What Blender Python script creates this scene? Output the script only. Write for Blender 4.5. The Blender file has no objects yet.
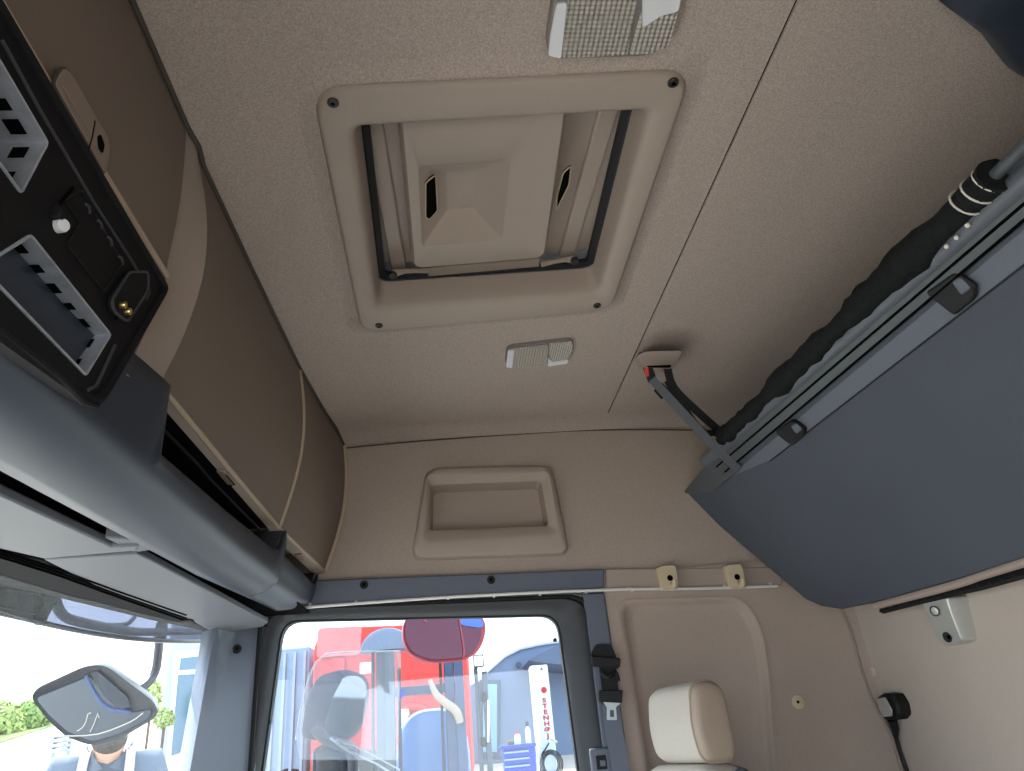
import bpy, bmesh, math, random
import numpy as np
from mathutils import Vector, Matrix
random.seed(7)
S = bpy.context.scene
COL = S.collection
PI = math.pi

# ------------------------------------------------------------------ camera (at the origin, in the open driver's doorway)
F = 720.0
YAW, PITCH, ROLL = (math.radians(a) for a in (6.363, 26.019, -5.528))
_fwd = Vector((math.sin(YAW)*math.cos(PITCH), math.cos(YAW)*math.cos(PITCH), math.sin(PITCH)))
_rt = Vector((math.cos(YAW), -math.sin(YAW), 0)); _up = _rt.cross(_fwd)
RT = math.cos(ROLL)*_rt + math.sin(ROLL)*_up
UP = -math.sin(ROLL)*_rt + math.cos(ROLL)*_up
FW = _fwd
cam_d = bpy.data.cameras.new('camera'); cam = bpy.data.objects.new('camera', cam_d); COL.objects.link(cam)
cam_d.sensor_fit = 'HORIZONTAL'; cam_d.sensor_width = 36; cam_d.lens = F*36/1024
cam_d.clip_start = 0.01; cam_d.clip_end = 300
mw = Matrix((RT, UP, -FW)).transposed().to_4x4(); cam.matrix_world = mw
S.camera = cam

# ------------------------------------------------------------------ sky, sun, exposure
W = bpy.data.worlds.new('sky'); S.world = W; W.use_nodes = True
nt = W.node_tree; nt.nodes.clear()
o_ = nt.nodes.new('ShaderNodeOutputWorld'); b_ = nt.nodes.new('ShaderNodeBackground')
sk = nt.nodes.new('ShaderNodeTexSky'); sk.sky_type = 'HOSEK_WILKIE'; sk.turbidity = 4.0; sk.ground_albedo = 0.4
SUNV = Vector((-0.42, 0.42, 0.80)).normalized()
sk.sun_direction = SUNV
mx = nt.nodes.new('ShaderNodeMixRGB'); mx.inputs[0].default_value = 0.55; mx.inputs[2].default_value = (0.80, 0.90, 1.0, 1)
nt.links.new(sk.outputs[0], mx.inputs[1]); nt.links.new(mx.outputs[0], b_.inputs[0]); nt.links.new(b_.outputs[0], o_.inputs[0])
b_.inputs[1].default_value = 3.2
sun_d = bpy.data.lights.new('sun', 'SUN'); sun_d.energy = 5.5; sun_d.angle = 0.01; sun_d.color = (1, 0.97, 0.92)
sun = bpy.data.objects.new('sun', sun_d); COL.objects.link(sun)
sun.rotation_euler = SUNV.to_track_quat('Z', 'Y').to_euler()
S.view_settings.view_transform = 'Standard'; S.view_settings.look = 'None'
S.view_settings.gamma = 1; S.view_settings.use_curve_mapping = False
S.view_settings.exposure = 1.42
S.cycles.max_bounces = 10; S.cycles.diffuse_bounces = 6; S.cycles.transparent_max_bounces = 16
S.cycles.sample_clamp_indirect = 6

def portal(name, loc, rot, sx, sy):
    d = bpy.data.lights.new(name, 'AREA'); d.shape = 'RECTANGLE'; d.size = sx; d.size_y = sy; d.cycles.is_portal = True
    o = bpy.data.objects.new(name, d); COL.objects.link(o); o.location = loc; o.rotation_euler = rot
# sampling portals only (they give no light of their own): windscreen, passenger window, open driver's door
portal('windscreen_portal', (-0.86, 1.03, -0.2), (0, math.radians(-90), 0), 1.1, 1.9)
portal('side_window_portal', (-0.1, 2.16, -0.2), (math.radians(-90), 0, 0), 1.0, 1.1)
portal('door_portal', (0.0, -0.13, -0.35), (math.radians(90), 0, 0), 1.0, 1.5)

# ------------------------------------------------------------------ pixel -> ray helpers (photo frame 1024 x 771)
def ray(px, py): return FW + RT*((px-512)/F) - UP*((py-385.5)/F)
def ux(px, py, X): d = ray(px, py); return d*(X/d.x)
def uy(px, py, Y): d = ray(px, py); return d*(Y/d.y)
def uz(px, py, Z): d = ray(px, py); return d*(Z/d.z)
def at(px, py, depth): return ray(px, py)*depth
BKN = Vector((1, 0, 0.725)); BKD = 1.187                   # plane of the folded bunk
def ub(px, py, off=0.0): d = ray(px, py); return d*((BKD+off*BKN.length)/d.dot(BKN))

# ------------------------------------------------------------------ materials
def lin(c): return tuple(((v/255)/12.92 if v/255 <= 0.04045 else ((v/255+0.055)/1.055)**2.4) for v in c)+(1,)
MATS = {}
def mat(name, col, rough=0.6, metal=0.0, noise=None, nscale=300, bump=0.0, bscale=400, spec=0.5, emis=None, cloud=None, alpha=None, coat=0, trans=0):
    m = bpy.data.materials.new(name); m.use_nodes = True; t = m.node_tree
    p = t.nodes['Principled BSDF']; c = lin(col)
    p.inputs['Base Color'].default_value = c; p.inputs['Roughness'].default_value = rough
    p.inputs['Metallic'].default_value = metal; p.inputs['Specular IOR Level'].default_value = spec
    if coat: p.inputs['Coat Weight'].default_value = coat
    if trans: p.inputs['Transmission Weight'].default_value = trans
    tc = t.nodes.new('ShaderNodeTexCoord')
    last = None
    if noise:
        n = t.nodes.new('ShaderNodeTexNoise'); n.inputs['Scale'].default_value = nscale; n.inputs['Detail'].default_value = 3
        t.links.new(tc.outputs['Object'], n.inputs['Vector'])
        r = t.nodes.new('ShaderNodeValToRGB'); r.color_ramp.elements[0].position = 0.3; r.color_ramp.elements[1].position = 0.7
        r.color_ramp.elements[0].color = tuple(v*(1-noise) for v in c[:3])+(1,); r.color_ramp.elements[1].color = tuple(min(1, v*(1+noise)) for v in c[:3])+(1,)
        t.links.new(n.outputs['Fac'], r.inputs[0]); last = r.outputs[0]
    if cloud:
        n2 = t.nodes.new('ShaderNodeTexNoise'); n2.inputs['Scale'].default_value = cloud[1]; n2.inputs['Detail'].default_value = 4
        t.links.new(tc.outputs['Object'], n2.inputs['Vector'])
        mm = t.nodes.new('ShaderNodeMixRGB'); mm.blend_type = 'MULTIPLY'; mm.inputs[0].default_value = cloud[0]
        if last: t.links.new(last, mm.inputs[1])
        else: mm.inputs[1].default_value = c
        r2 = t.nodes.new('ShaderNodeValToRGB'); r2.color_ramp.elements[0].position = 0.35; r2.color_ramp.elements[1].position = 0.65
        r2.color_ramp.elements[0].color = (0.5, 0.5, 0.5, 1)
        t.links.new(n2.outputs['Fac'], r2.inputs[0]); t.links.new(r2.outputs[0], mm.inputs[2]); last = mm.outputs[0]
    if last: t.links.new(last, p.inputs['Base Color'])
    if bump:
        nb = t.nodes.new('ShaderNodeTexNoise'); nb.inputs['Scale'].default_value = bscale; nb.inputs['Detail'].default_value = 2
        t.links.new(tc.outputs['Object'], nb.inputs['Vector'])
        bp = t.nodes.new('ShaderNodeBump'); bp.inputs['Strength'].default_value = bump; bp.inputs['Distance'].default_value = 0.002
        t.links.new(nb.outputs['Fac'], bp.inputs['Height']); t.links.new(bp.outputs[0], p.inputs['Normal'])
    if emis:
        p.inputs['Emission Color'].default_value = lin(emis[0]); p.inputs['Emission Strength'].default_value = emis[1]
    MATS[name] = m
    return m
def glass_mat(name, tint, gloss=0.05, rough=0.02, haze=0.0, haze_col=(220, 225, 235)):
    m = bpy.data.materials.new(name); m.use_nodes = True; t = m.node_tree; t.nodes.clear()
    o = t.nodes.new('ShaderNodeOutputMaterial'); tr = t.nodes.new('ShaderNodeBsdfTransparent'); tr.inputs[0].default_value = tint+(1,)
    gl = t.nodes.new('ShaderNodeBsdfGlossy'); gl.inputs['Roughness'].default_value = rough
    mxs = t.nodes.new('ShaderNodeMixShader'); mxs.inputs[0].default_value = gloss
    t.links.new(tr.outputs[0], mxs.inputs[1]); t.links.new(gl.outputs[0], mxs.inputs[2]); last = mxs.outputs[0]
    if haze:
        df = t.nodes.new('ShaderNodeBsdfDiffuse'); df.inputs[0].default_value = lin(haze_col)
        tl = t.nodes.new('ShaderNodeBsdfTranslucent'); tl.inputs[0].default_value = lin(haze_col)
        m0 = t.nodes.new('ShaderNodeMixShader'); m0.inputs[0].default_value = 0.5
        t.links.new(df.outputs[0], m0.inputs[1]); t.links.new(tl.outputs[0], m0.inputs[2])
        m2 = t.nodes.new('ShaderNodeMixShader'); m2.inputs[0].default_value = haze
        t.links.new(last, m2.inputs[1]); t.links.new(m0.outputs[0], m2.inputs[2]); last = m2.outputs[0]
    t.links.new(last, o.inputs[0]); MATS[name] = m
    return m
def wave_mat(name, col, scale, rough, metal, axis='X', dist=0.004, strength=1.0, crossed=True):
    m = mat(name, col, rough, metal); t = m.node_tree; p = t.nodes['Principled BSDF']
    tc = t.nodes.new('ShaderNodeTexCoord')
    w1 = t.nodes.new('ShaderNodeTexWave'); w1.bands_direction = axis; w1.inputs['Scale'].default_value = scale
    t.links.new(tc.outputs['Object'], w1.inputs['Vector']); h = w1.outputs['Fac']
    if crossed:
        w2 = t.nodes.new('ShaderNodeTexWave'); w2.bands_direction = 'Y' if axis == 'X' else 'X'; w2.inputs['Scale'].default_value = scale
        t.links.new(tc.outputs['Object'], w2.inputs['Vector'])
        ad = t.nodes.new('ShaderNodeMath'); ad.operation = 'ADD'; t.links.new(w1.outputs['Fac'], ad.inputs[0]); t.links.new(w2.outputs['Fac'], ad.inputs[1]); h = ad.outputs[0]
    bp = t.nodes.new('ShaderNodeBump'); bp.inputs['Strength'].default_value = strength; bp.inputs['Distance'].default_value = dist
    t.links.new(h, bp.inputs['Height']); t.links.new(bp.outputs[0], p.inputs['Normal'])
    return m

mat('headliner', (169, 155, 146), 0.95, noise=0.22, nscale=330, bump=0.5, bscale=420, spec=0.1)
mat('wallcloth', (163, 149, 139), 0.95, noise=0.12, nscale=420, bump=0.35, bscale=500, spec=0.1)
mat('padcloth', (163, 147, 136), 0.95, noise=0.06, nscale=300, bump=0.2, bscale=400, spec=0.1, cloud=(0.12, 5))
mat('tanplastic', (159, 144, 133), 0.55, noise=0.03, nscale=500, bump=0.08, bscale=900, spec=0.35)
mat('tandark', (142, 127, 115), 0.6, noise=0.03, nscale=500, spec=0.3)
mat('seamdark', (66, 58, 52), 0.8)
mat('locker', (119, 105, 94), 0.62, noise=0.05, nscale=500, bump=0.15, bscale=900, spec=0.3)
mat('bead', (178, 158, 136), 0.5, spec=0.4)
mat('hooktan', (190, 172, 144), 0.5, spec=0.4)
mat('greyplastic', (42, 49, 62), 0.42, noise=0.05, nscale=700, bump=0.12, bscale=1200, spec=0.5)
mat('greyunder', (98, 101, 108), 0.5, noise=0.1, nscale=600, bump=0.15, bscale=1200, spec=0.4)
mat('greyheader', (34, 34, 37), 0.8, noise=0.06, nscale=600, spec=0.1)
mat('pillargrey', (128, 136, 150), 0.6, noise=0.06, nscale=600, bump=0.1, bscale=1200, spec=0.35)
mat('trimgrey', (90, 95, 108), 0.5, noise=0.05, nscale=600, bump=0.1, bscale=1200, spec=0.4)
mat('doorgrey', (50, 51, 55), 0.6, noise=0.06, nscale=600, bump=0.1, bscale=1000, spec=0.4)
mat('rubber', (26, 26, 28), 0.7, spec=0.3)
mat('seal', (92, 92, 96), 0.35, spec=0.5)
mat('black', (18, 18, 20), 0.6, noise=0.15, nscale=500, spec=0.35)
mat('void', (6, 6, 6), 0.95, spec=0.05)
mat('bezelline', (58, 59, 63), 0.6)
mat('bezel', (30, 29, 30), 0.75, noise=0.1, nscale=500, bump=0.1, bscale=900, spec=0.12)
mat('galv', (176, 180, 188), 0.42, 0.55, noise=0.15, nscale=60)
mat('silver', (200, 200, 196), 0.42, 0.6, noise=0.03, nscale=300)
mat('gold', (214, 190, 120), 0.3, 1.0)
mat('screw', (58, 56, 56), 0.4, 0.7)
mat('railwhite', (206, 204, 200), 0.4, 0.1)
mat('bunkfelt', (80, 84, 93), 0.85, noise=0.07, nscale=500, bump=0.25, bscale=600, spec=0.2, cloud=(0.1, 6))
mat('bunkrail', (86, 90, 98), 0.4, noise=0.04, nscale=500, spec=0.5)
mat('netcloth', (26, 28, 28), 0.9, noise=0.3, nscale=120, bump=0.9, bscale=90, spec=0.15)
mat('webgrey', (92, 94, 100), 0.7, noise=0.12, nscale=700, spec=0.2)
mat('webblack', (24, 24, 26), 0.7, noise=0.1, nscale=700, spec=0.3)
mat('cordwhite', (205, 200, 190), 0.7)
mat('redbutton', (205, 50, 36), 0.45)
mat('mesh_fabric', (188, 179, 168), 0.9, noise=0.12, nscale=700, bump=0.6, bscale=800, spec=0.15)
mat('seat_vinyl', (160, 142, 126), 0.55, noise=0.05, nscale=500, bump=0.1, bscale=900, spec=0.35)
mat('stitch', (160, 145, 128), 0.8)
mat('lampwhite', (216, 216, 220), 0.5, spec=0.4)
wave_mat('lampribs', (212, 205, 194), 46, 0.25, 0.2, 'X', 0.0035)
wave_mat('lampribs_fine', (212, 207, 198), 55, 0.25, 0.2, 'X', 0.003, crossed=False)
mat('mirrorshell', (32, 36, 50), 0.35, spec=0.5)
mat('mirrorglass', (150, 158, 172), 0.06, 1.0)
mat('mirrordark', (92, 100, 112), 0.35, 0.15)  # slate tone painted in for the ground reflected in the mirror
mat('navyshell', (24, 32, 62), 0.3, coat=0.5)
glass_mat('glass', (0.80, 0.84, 0.85), 0.045, 0.0, haze=0.004)
glass_mat('acrylic', (0.96, 0.97, 1.0), 0.05, 0.02, haze=0.10)
glass_mat('smoked', (0.36, 0.37, 0.42), 0.03, 0.1, haze=0.06, haze_col=(150, 152, 168))
mat('visor_dark', (62, 64, 68), 0.7, noise=0.25, nscale=40, spec=0.3)
mat('acrylic_edge', (240, 244, 250), 0.3, spec=0.6)

# ------------------------------------------------------------------ mesh helpers
def finish(name, bm, m, parent=None, smooth=True, ang=38, recalc=True):
    if recalc: bmesh.ops.recalc_face_normals(bm, faces=bm.faces)
    me = bpy.data.meshes.new(name); bm.to_mesh(me); bm.free()
    if smooth:
        for p in me.polygons: p.use_smooth = True
        me.set_sharp_from_angle(angle=math.radians(ang))
    me.materials.append(MATS[m])
    o = bpy.data.objects.new(name, me); COL.objects.link(o)
    if parent is not None: attach(o, parent)
    return o
def attach(o, parent):
    o.parent = parent
    o.matrix_parent_inverse = (ROOTS.get(parent.name) or Matrix()).inverted()
ROOTS = {}
def thing(name, label, cat, loc=(0, 0, 0), group=None, kind=None):
    o = bpy.data.objects.new(name, None); COL.objects.link(o); o.empty_display_size = 0.05; o.location = loc
    ROOTS[o.name] = Matrix.Translation(Vector(loc))
    return tag(o, label, cat, group, kind)
def tag(o, label=None, cat=None, group=None, kind=None):
    if label: o['label'] = label
    if cat: o['category'] = cat
    if group: o['group'] = group
    if kind: o['kind'] = kind
    return o
def struct(o, label):
    o['kind'] = 'structure'; o['label'] = label
    return o
def V(*a): return Vector(a)
def rnd(pts, r, n=5):
    """round the corners of a closed polygon; r scalar or per-corner list"""
    out = []; N = len(pts)
    for i in range(N):
        p, a, b = Vector(pts[i]), Vector(pts[i-1]), Vector(pts[(i+1) % N])
        rr = r[i] if isinstance(r, (list, tuple)) else r
        la, lb = (a-p).length, (b-p).length
        rr = min(rr, la*0.49, lb*0.49)
        if rr <= 1e-6: out += [p.copy()]*1; continue
        A = p+(a-p).normalized()*rr; B = p+(b-p).normalized()*rr
        for k in range(n+1):
            t = k/n; out.append(A*((1-t)**2)+p*(2*t*(1-t))+B*(t*t))
    return out
def rings(bm, loops, cap0=False, cap1=False):
    vs = [[bm.verts.new(p) for p in L] for L in loops]; n = len(vs[0])
    for a, b in zip(vs, vs[1:]):
        for i in range(n):
            j = (i+1) % n
            try: bm.faces.new((a[i], a[j], b[j], b[i]))
            except ValueError: pass
    if cap0: bm.faces.new(vs[0])
    if cap1: bm.faces.new(vs[-1])
    return vs
def grid(bm, rows):
    vs = [[bm.verts.new(p) for p in L] for L in rows]
    for a, b in zip(vs, vs[1:]):
        for i in range(len(a)-1): bm.faces.new((a[i], a[i+1], b[i+1], b[i]))
    return vs
def solid(o, th, off=0.0):
    md = o.modifiers.new('thick', 'SOLIDIFY'); md.thickness = th; md.offset = off; md.use_even_offset = False
    return o
def bev(o, w, seg=2):
    md = o.modifiers.new('bevel', 'BEVEL'); md.width = w; md.segments = seg; md.limit_method = 'ANGLE'; md.angle_limit = math.radians(40)
    return o
def prism(name, pts, vec, m, parent=None, bevel=0, r=0, n=4, smooth=True):
    pts = rnd(pts, r, n) if r else [Vector(p) for p in pts]; vec = Vector(vec)
    bm = bmesh.new(); rings(bm, [pts, [p+vec for p in pts]], True, True)
    o = finish(name, bm, m, parent, smooth)
    if bevel: bev(o, bevel)
    return o
def plate(name, outer, holes, vec, m, parent=None):
    """flat plate with holes, extruded by vec"""
    vec = Vector(vec); bm = bmesh.new(); es = []
    for L in [outer]+holes:
        vs = [bm.verts.new(p) for p in L]
        es += [bm.edges.new((vs[i], vs[(i+1) % len(vs)])) for i in range(len(vs))]
    bmesh.ops.triangle_fill(bm, use_beauty=True, use_dissolve=False, edges=es)
    ext = bmesh.ops.extrude_face_region(bm, geom=list(bm.faces))
    bmesh.ops.translate(bm, vec=vec, verts=[g for g in ext['geom'] if isinstance(g, bmesh.types.BMVert)])
    return finish(name, bm, m, parent)
def bx(bm, c, s, R=None):
    c = Vector(c); vs = []
    for z in (-.5, .5):
        for x, y in ((-.5, -.5), (.5, -.5), (.5, .5), (-.5, .5)):
            v = Vector((x*s[0], y*s[1], z*s[2]))
            vs.append(bm.verts.new(c+(R @ v if R else v)))
    for f in ((3, 2, 1, 0), (4, 5, 6, 7), (0, 1, 5, 4), (1, 2, 6, 5), (2, 3, 7, 6), (3, 0, 4, 7)): bm.faces.new([vs[i] for i in f])
def box(name, c, s, m, parent=None, R=None, bevel=0):
    bm = bmesh.new(); bx(bm, c, s, R); o = finish(name, bm, m, parent)
    if bevel: bev(o, bevel)
    return o
def frame_axes(t):
    t = t.normalized(); a = Vector((0, 0, 1)) if abs(t.z) < 0.9 else Vector((1, 0, 0))
    u = t.cross(a).normalized(); return u, t.cross(u).normalized()
def smoothpath(pts, k=6):
    pts = [Vector(p) for p in pts]; out = []
    for i in range(len(pts)-1):
        p0 = pts[max(i-1, 0)]; p1 = pts[i]; p2 = pts[i+1]; p3 = pts[min(i+2, len(pts)-1)]
        for j in range(k):
            t = j/k
            out.append(0.5*((2*p1)+(p2-p0)*t+(2*p0-5*p1+4*p2-p3)*t*t+(3*p1-p0-3*p2+p3)*t**3))
    return out+[pts[-1]]
def tube_bm(bm, path, r, n=8, cap=True):
    path = [Vector(p) for p in path]; loops = []; u = None
    for i, p in enumerate(path):
        t = (path[min(i+1, len(path)-1)]-path[max(i-1, 0)])
        if t.length < 1e-9: t = Vector((0, 0, 1))
        t.normalize()
        if u is None: u, _ = frame_axes(t)
        u = (u-t*u.dot(t)); u = u.normalized() if u.length > 1e-6 else frame_axes(t)[0]
        w = t.cross(u); rr = r[i] if isinstance(r, (list, tuple)) else r
        loops.append([p+(u*math.cos(2*PI*k/n)+w*math.sin(2*PI*k/n))*rr for k in range(n)])
    rings(bm, loops, cap, cap)
def tube(name, path, r, m, parent=None, n=8, smooth_k=0):
    if smooth_k:
        if isinstance(r, (list, tuple)): r = [float(v) for v in np.interp(np.arange((len(path)-1)*smooth_k+1)/smooth_k, range(len(path)), r)]
        path = smoothpath(path, smooth_k)
    bm = bmesh.new(); tube_bm(bm, path, r, n); return finish(name, bm, m, parent)
def closed_tube(name, loop, r, m, parent=None, n=6):
    bm = bmesh.new(); N = len(loop); ls = []
    c = sum(loop, Vector())/N; nrm = (loop[0]-c).cross(loop[N//3]-c).normalized()
    for i in range(N):
        t = (loop[(i+1) % N]-loop[i-1]).normalized(); w = t.cross(nrm).normalized()
        ls.append([loop[i]+(nrm*math.cos(2*PI*k/n)+w*math.sin(2*PI*k/n))*r for k in range(n)])
    rings(bm, ls+[ls[0]]); bmesh.ops.remove_doubles(bm, verts=bm.verts, dist=1e-6)
    return finish(name, bm, m, parent)
def disc(name, c, axis, r, h, m, parent=None, n=16, r2=None):
    c = Vector(c); axis = Vector(axis).normalized(); bm = bmesh.new(); u, w = frame_axes(axis)
    L = lambda p, rr: [p+(u*math.cos(2*PI*k/n)+w*math.sin(2*PI*k/n))*rr for k in range(n)]
    r2 = r*0.86 if r2 is None else r2
    rings(bm, [L(c, r), L(c+axis*h*0.7, r), L(c+axis*h, r2)], True, True); return finish(name, bm, m, parent)
def ribbon(name, path, side, w, th, m, parent=None, k=5):
    """flat webbing swept along path; side = width direction"""
    path = smoothpath(path, k); side = Vector(side).normalized(); bm = bmesh.new(); ls = []
    for i, p in enumerate(path):
        t = (path[min(i+1, len(path)-1)]-path[max(i-1, 0)]).normalized(); s = (side-t*side.dot(t)).normalized(); nn = t.cross(s)
        ls.append([p+s*w/2+nn*th/2, p-s*w/2+nn*th/2, p-s*w/2-nn*th/2, p+s*w/2-nn*th/2])
    rings(bm, ls, True, True); return finish(name, bm, m, parent)
def lerp(a, b, t): return a+(b-a)*t
def interp(tab, v):
    for (a, fa), (b, fb) in zip(tab, tab[1:]):
        if v <= b: return fa+(fb-fa)*max(0, (v-a)/(b-a))
    return tab[-1][1]
def screw(parent, c, axis, r, name='screw', m='screw'):
    s = disc(name, c, axis, r, r*0.5, m, parent, 12)
    disc('screw_recess', Vector(c)+Vector(axis).normalized()*r*0.47, axis, r*0.42, r*0.1, 'void', s, 6)
    return s

# ================================================================== SETTING: the cab shell
CEIL = 0.86; WY = 2.07; RX = 1.13
HZ = 0.842                                                  # underside of the hatch surround
hatch_out_px = [(311, 91), (694, 72), (612, 311), (361, 334)]
HO = [uz(x, y, HZ) for x, y in hatch_out_px]
HC = sum(HO, Vector())/4
def inset(loop, d, c): return [p+(c-p).normalized()*d for p in loop]
hole = [V(p.x, p.y, CEIL) for p in inset(rnd(HO, 0.045), 0.05, HC)]
SX = 0.505
ce = plate('ceiling', [V(-0.75, -0.1, CEIL), V(SX-0.0022, -0.1, CEIL), V(SX-0.0022, 1.985, CEIL), V(-0.75, 1.985, CEIL)], [hole], (0, 0, 0.02), 'headliner')
struct(ce, 'beige speckled fabric headliner of the truck cab around the roof hatch')
p = prism('headliner_panel', [V(SX+0.0022, -0.1, CEIL), V(1.25, -0.1, CEIL), V(1.25, 1.985, CEIL), V(SX+0.0022, 1.985, CEIL)], (0, 0, 0.02), 'headliner', ce)
box('seam_backing', (SX, 0.95, CEIL+0.006), (0.006, 2.07, 0.004), 'void', ce)
bm = bmesh.new(); rows = []
for x in np.linspace(-0.75, 1.25, 9):
    rows.append([V(x, 1.97+0.11*t, CEIL-0.0003-0.020*t**2) for t in np.linspace(0, 1, 7)])
grid(bm, rows); cv = finish('headliner_cove', bm, 'headliner', ce)

# --- side wall: upper cloth panel with the storage pocket cut in
pk_out = [uy(426, 469, WY-0.012), uy(552, 466, WY-0.012), uy(570, 555, WY-0.012), uy(411, 560, WY-0.012)]
def shrink(pts, k):
    c = sum(pts, Vector())/len(pts); return [c+(p-c)*k for p in pts]
wl = plate('wall_side', [V(-0.62, WY, 0.40), V(0.43, WY, 0.40), V(1.2, WY, 0.40), V(1.2, WY, 0.86), V(-0.62, WY, 0.86)], [[V(p.x, WY, p.z) for p in rnd(shrink(pk_out, 0.93), 0.04)]], (0, 0.04, 0), 'wallcloth')
struct(wl, 'beige cloth side wall panel above the passenger door')
tube('seam_piping', [uy(x, y, WY-0.005) for x, y in ((336, 449), (420, 441), (520, 434), (600, 430), (690, 430), (800, 433))], 0.0022, 'seamdark', wl, 6, 3)

# --- lower rear part of the side wall, with the inset bay beside the seat, turning into the rear corner
def sy(x): return WY-0.012-(0.0 if x < 0.93 else 0.55*(x-0.93)**2*1.6)
def wpt(x, z, dy=0.0): return V(x, sy(x)+dy, z)
pad_px = [(618, 599), (742, 597), (757, 625), (768, 680), (773, 730), (775, 771)]
padR = [uy(x, y, WY-0.012) for x, y in pad_px]
padL0 = uy(617, 600, WY-0.012); padL1 = uy(641, 771, WY-0.012)
xl = padL0.x; xr = padR[-1].x; bay = [V(xl, 0, 0.322), V(padR[1].x, 0, 0.305), V(padR[2].x+0.01, 0, 0.22), V(padR[3].x+0.005, 0, 0.1), V(xr, 0, -0.13), V(xr+0.0, 0, -0.75), V(xl+0.01, 0, -0.75)]
bay = rnd([V(p.x, WY-0.012, p.z) for p in bay], [0.04, 0.07, 0.05, 0.05, 0.05, 0.03, 0.03], 4)
lw = plate('wall_side_lower', [V(0.432, WY-0.012, 0.40), V(0.95, WY-0.012, 0.40), V(0.95, WY-0.012, -1.1), V(0.432, WY-0.012, -1.1)], [bay], (0, 0.03, 0), 'padcloth')
struct(lw, 'beige moulded lower side wall with an inset bay behind the passenger seat')
bc = sum(bay, Vector())/len(bay)
def bayring(k, y): return [V(bc.x+(p.x-bc.x)*(1-k/0.19), y, bc.z+(p.z-bc.z)*(1-k/0.45)) for p in bay]
bm = bmesh.new(); rings(bm, [bayring(0, WY-0.012), bayring(-0.002, WY-0.016), bayring(0.006, WY-0.014), bayring(0.012, WY-0.001), bayring(0.022, WY+0.010), bayring(0.032, WY+0.012)], False, True)
finish('bay_panel', bm, 'padcloth', lw, ang=60)
bm = bmesh.new(); rows = []
for x in np.linspace(0.93, 1.15, 10): rows.append([wpt(x, z, -0.0006) for z in (0.42, 0.2, 0.0, -0.4, -1.1)])
grid(bm, rows); finish('corner_panel', bm, 'padcloth', lw)
ct = disc('plug_cap', uy(798, 702, WY-0.012)+V(0, 0.001, 0), (0, -1, 0), 0.018, 0.006, 'hooktan', lw, 20)
disc('plug_hole', uy(798, 702, WY-0.019)+V(0, 0.0, 0), (0, -1, 0), 0.004, 0.001, 'void', ct, 10)

# --- rear wall
mat('padcloth_lit', (185, 171, 159), 0.95, noise=0.06, nscale=300, bump=0.2, bscale=400, spec=0.1, cloud=(0.12, 5))  # lighter copy of padcloth; the rear wall's stronger light is in the colour
rw = prism('wall_rear', [V(RX, -0.1, -1.1), V(RX, 2.08, -1.1), V(RX, 2.08, 0.88), V(RX, -0.1, 0.88)], (0.03, 0, 0), 'padcloth_lit')
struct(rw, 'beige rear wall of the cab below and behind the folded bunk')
corner_px = [(840, 602), (852, 630), (862, 665), (874, 700), (889, 735), (905, 771)]
cpts = []
for x, y in corner_px:
    q = uy(x, y, 2.02); q.x = min(q.x, RX-0.004); cpts.append(V(q.x, sy(q.x)-0.002 if q.x < RX-0.01 else 2.01, q.z))
cpts.append(cpts[-1]+V(0.0, 0, -0.5))
tube('corner_piping', cpts, 0.004, 'tandark', rw, 6, 3)
cp = disc('cover_cap', ux(873, 672, RX), (-1, 0, 0), 0.012, 0.004, 'hooktan', rw, 14)

# --- floor, front bulkhead, driver's side frame (door open), outside skins
fl = box('floor', (0.2, 1.0, -1.12), (2.2, 2.4, 0.04), 'rubber'); struct(fl, 'dark rubber mat floor of the truck cab')
mat('dash', (70, 70, 74), 0.6, noise=0.05)
fw_ = box('wall_front', (-0.80, 1.03, -0.95), (0.10, 2.1, 0.4), 'dash'); struct(fw_, 'dark grey bulkhead under the windscreen')
dw = plate('wall_driver', [V(-0.9, -0.10, -1.1), V(1.2, -0.10, -1.1), V(1.2, -0.10, 0.88), V(-0.9, -0.10, 0.88)], [rnd([V(-0.62, -0.10, -1.0), V(0.45, -0.10, -1.0), V(0.45, -0.10, 0.34), V(-0.48, -0.10, 0.34)], 0.05)], (0, -0.03, 0), 'padcloth')
struct(dw, 'beige driver side wall with the door standing open')
rfs = box('roof_skin', (0.2, 1.0, 1.03), (2.1, 2.3, 0.02), 'lampwhite'); struct(rfs, 'painted metal roof skin over the headliner')

# ================================================================== passenger door, its window and seals
DY = WY-0.004
def ext(a, b, z): t = (z-a.z)/(b.z-a.z); return lerp(a, b, t)
g_tl, g_bl = uy(283, 621, 2.095), uy(262, 771, 2.095)
g_tr, g_br = uy(557, 615, 2.095), uy(578, 771, 2.095)
GL = [g_tl, g_tr, ext(g_tr, g_br, -0.62), ext(g_tl, g_bl, -0.62)]
o_tl, o_bl = uy(266, 611, DY), uy(247, 771, DY)
o_tr, o_br = uy(588, 597, DY), uy(610, 771, DY)
OL = [o_tl, o_tr, ext(o_tr, o_br, -0.80), ext(o_tl, o_bl, -0.80)]
def mid(k, y, r):
    q = [lerp(a, b, k) for a, b in zip(OL, GL)]; return rnd([V(p.x, y, p.z) for p in q], r, 6)
dr = thing('door_1', 'dark grey passenger door frame around the closed side window', 'door', (-0.1, 2.08, -1.1)); dr['kind'] = 'structure'
bm = bmesh.new()
rings(bm, [mid(0.0, DY+0.03, 0.075), mid(0.0, DY-0.004, 0.075), mid(0.12, DY-0.014, 0.07), mid(0.45, DY-0.012, 0.065), mid(0.78, DY+0.006, 0.055), mid(0.97, 2.088, 0.05), mid(1.0, 2.096, 0.05), mid(1.0, 2.13, 0.05)])
finish('door_frame', bm, 'doorgrey', dr, ang=50)
closed_tube('door_seal', mid(-0.10, DY-0.006, 0.08), 0.0055, 'rubber', dr)
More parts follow.
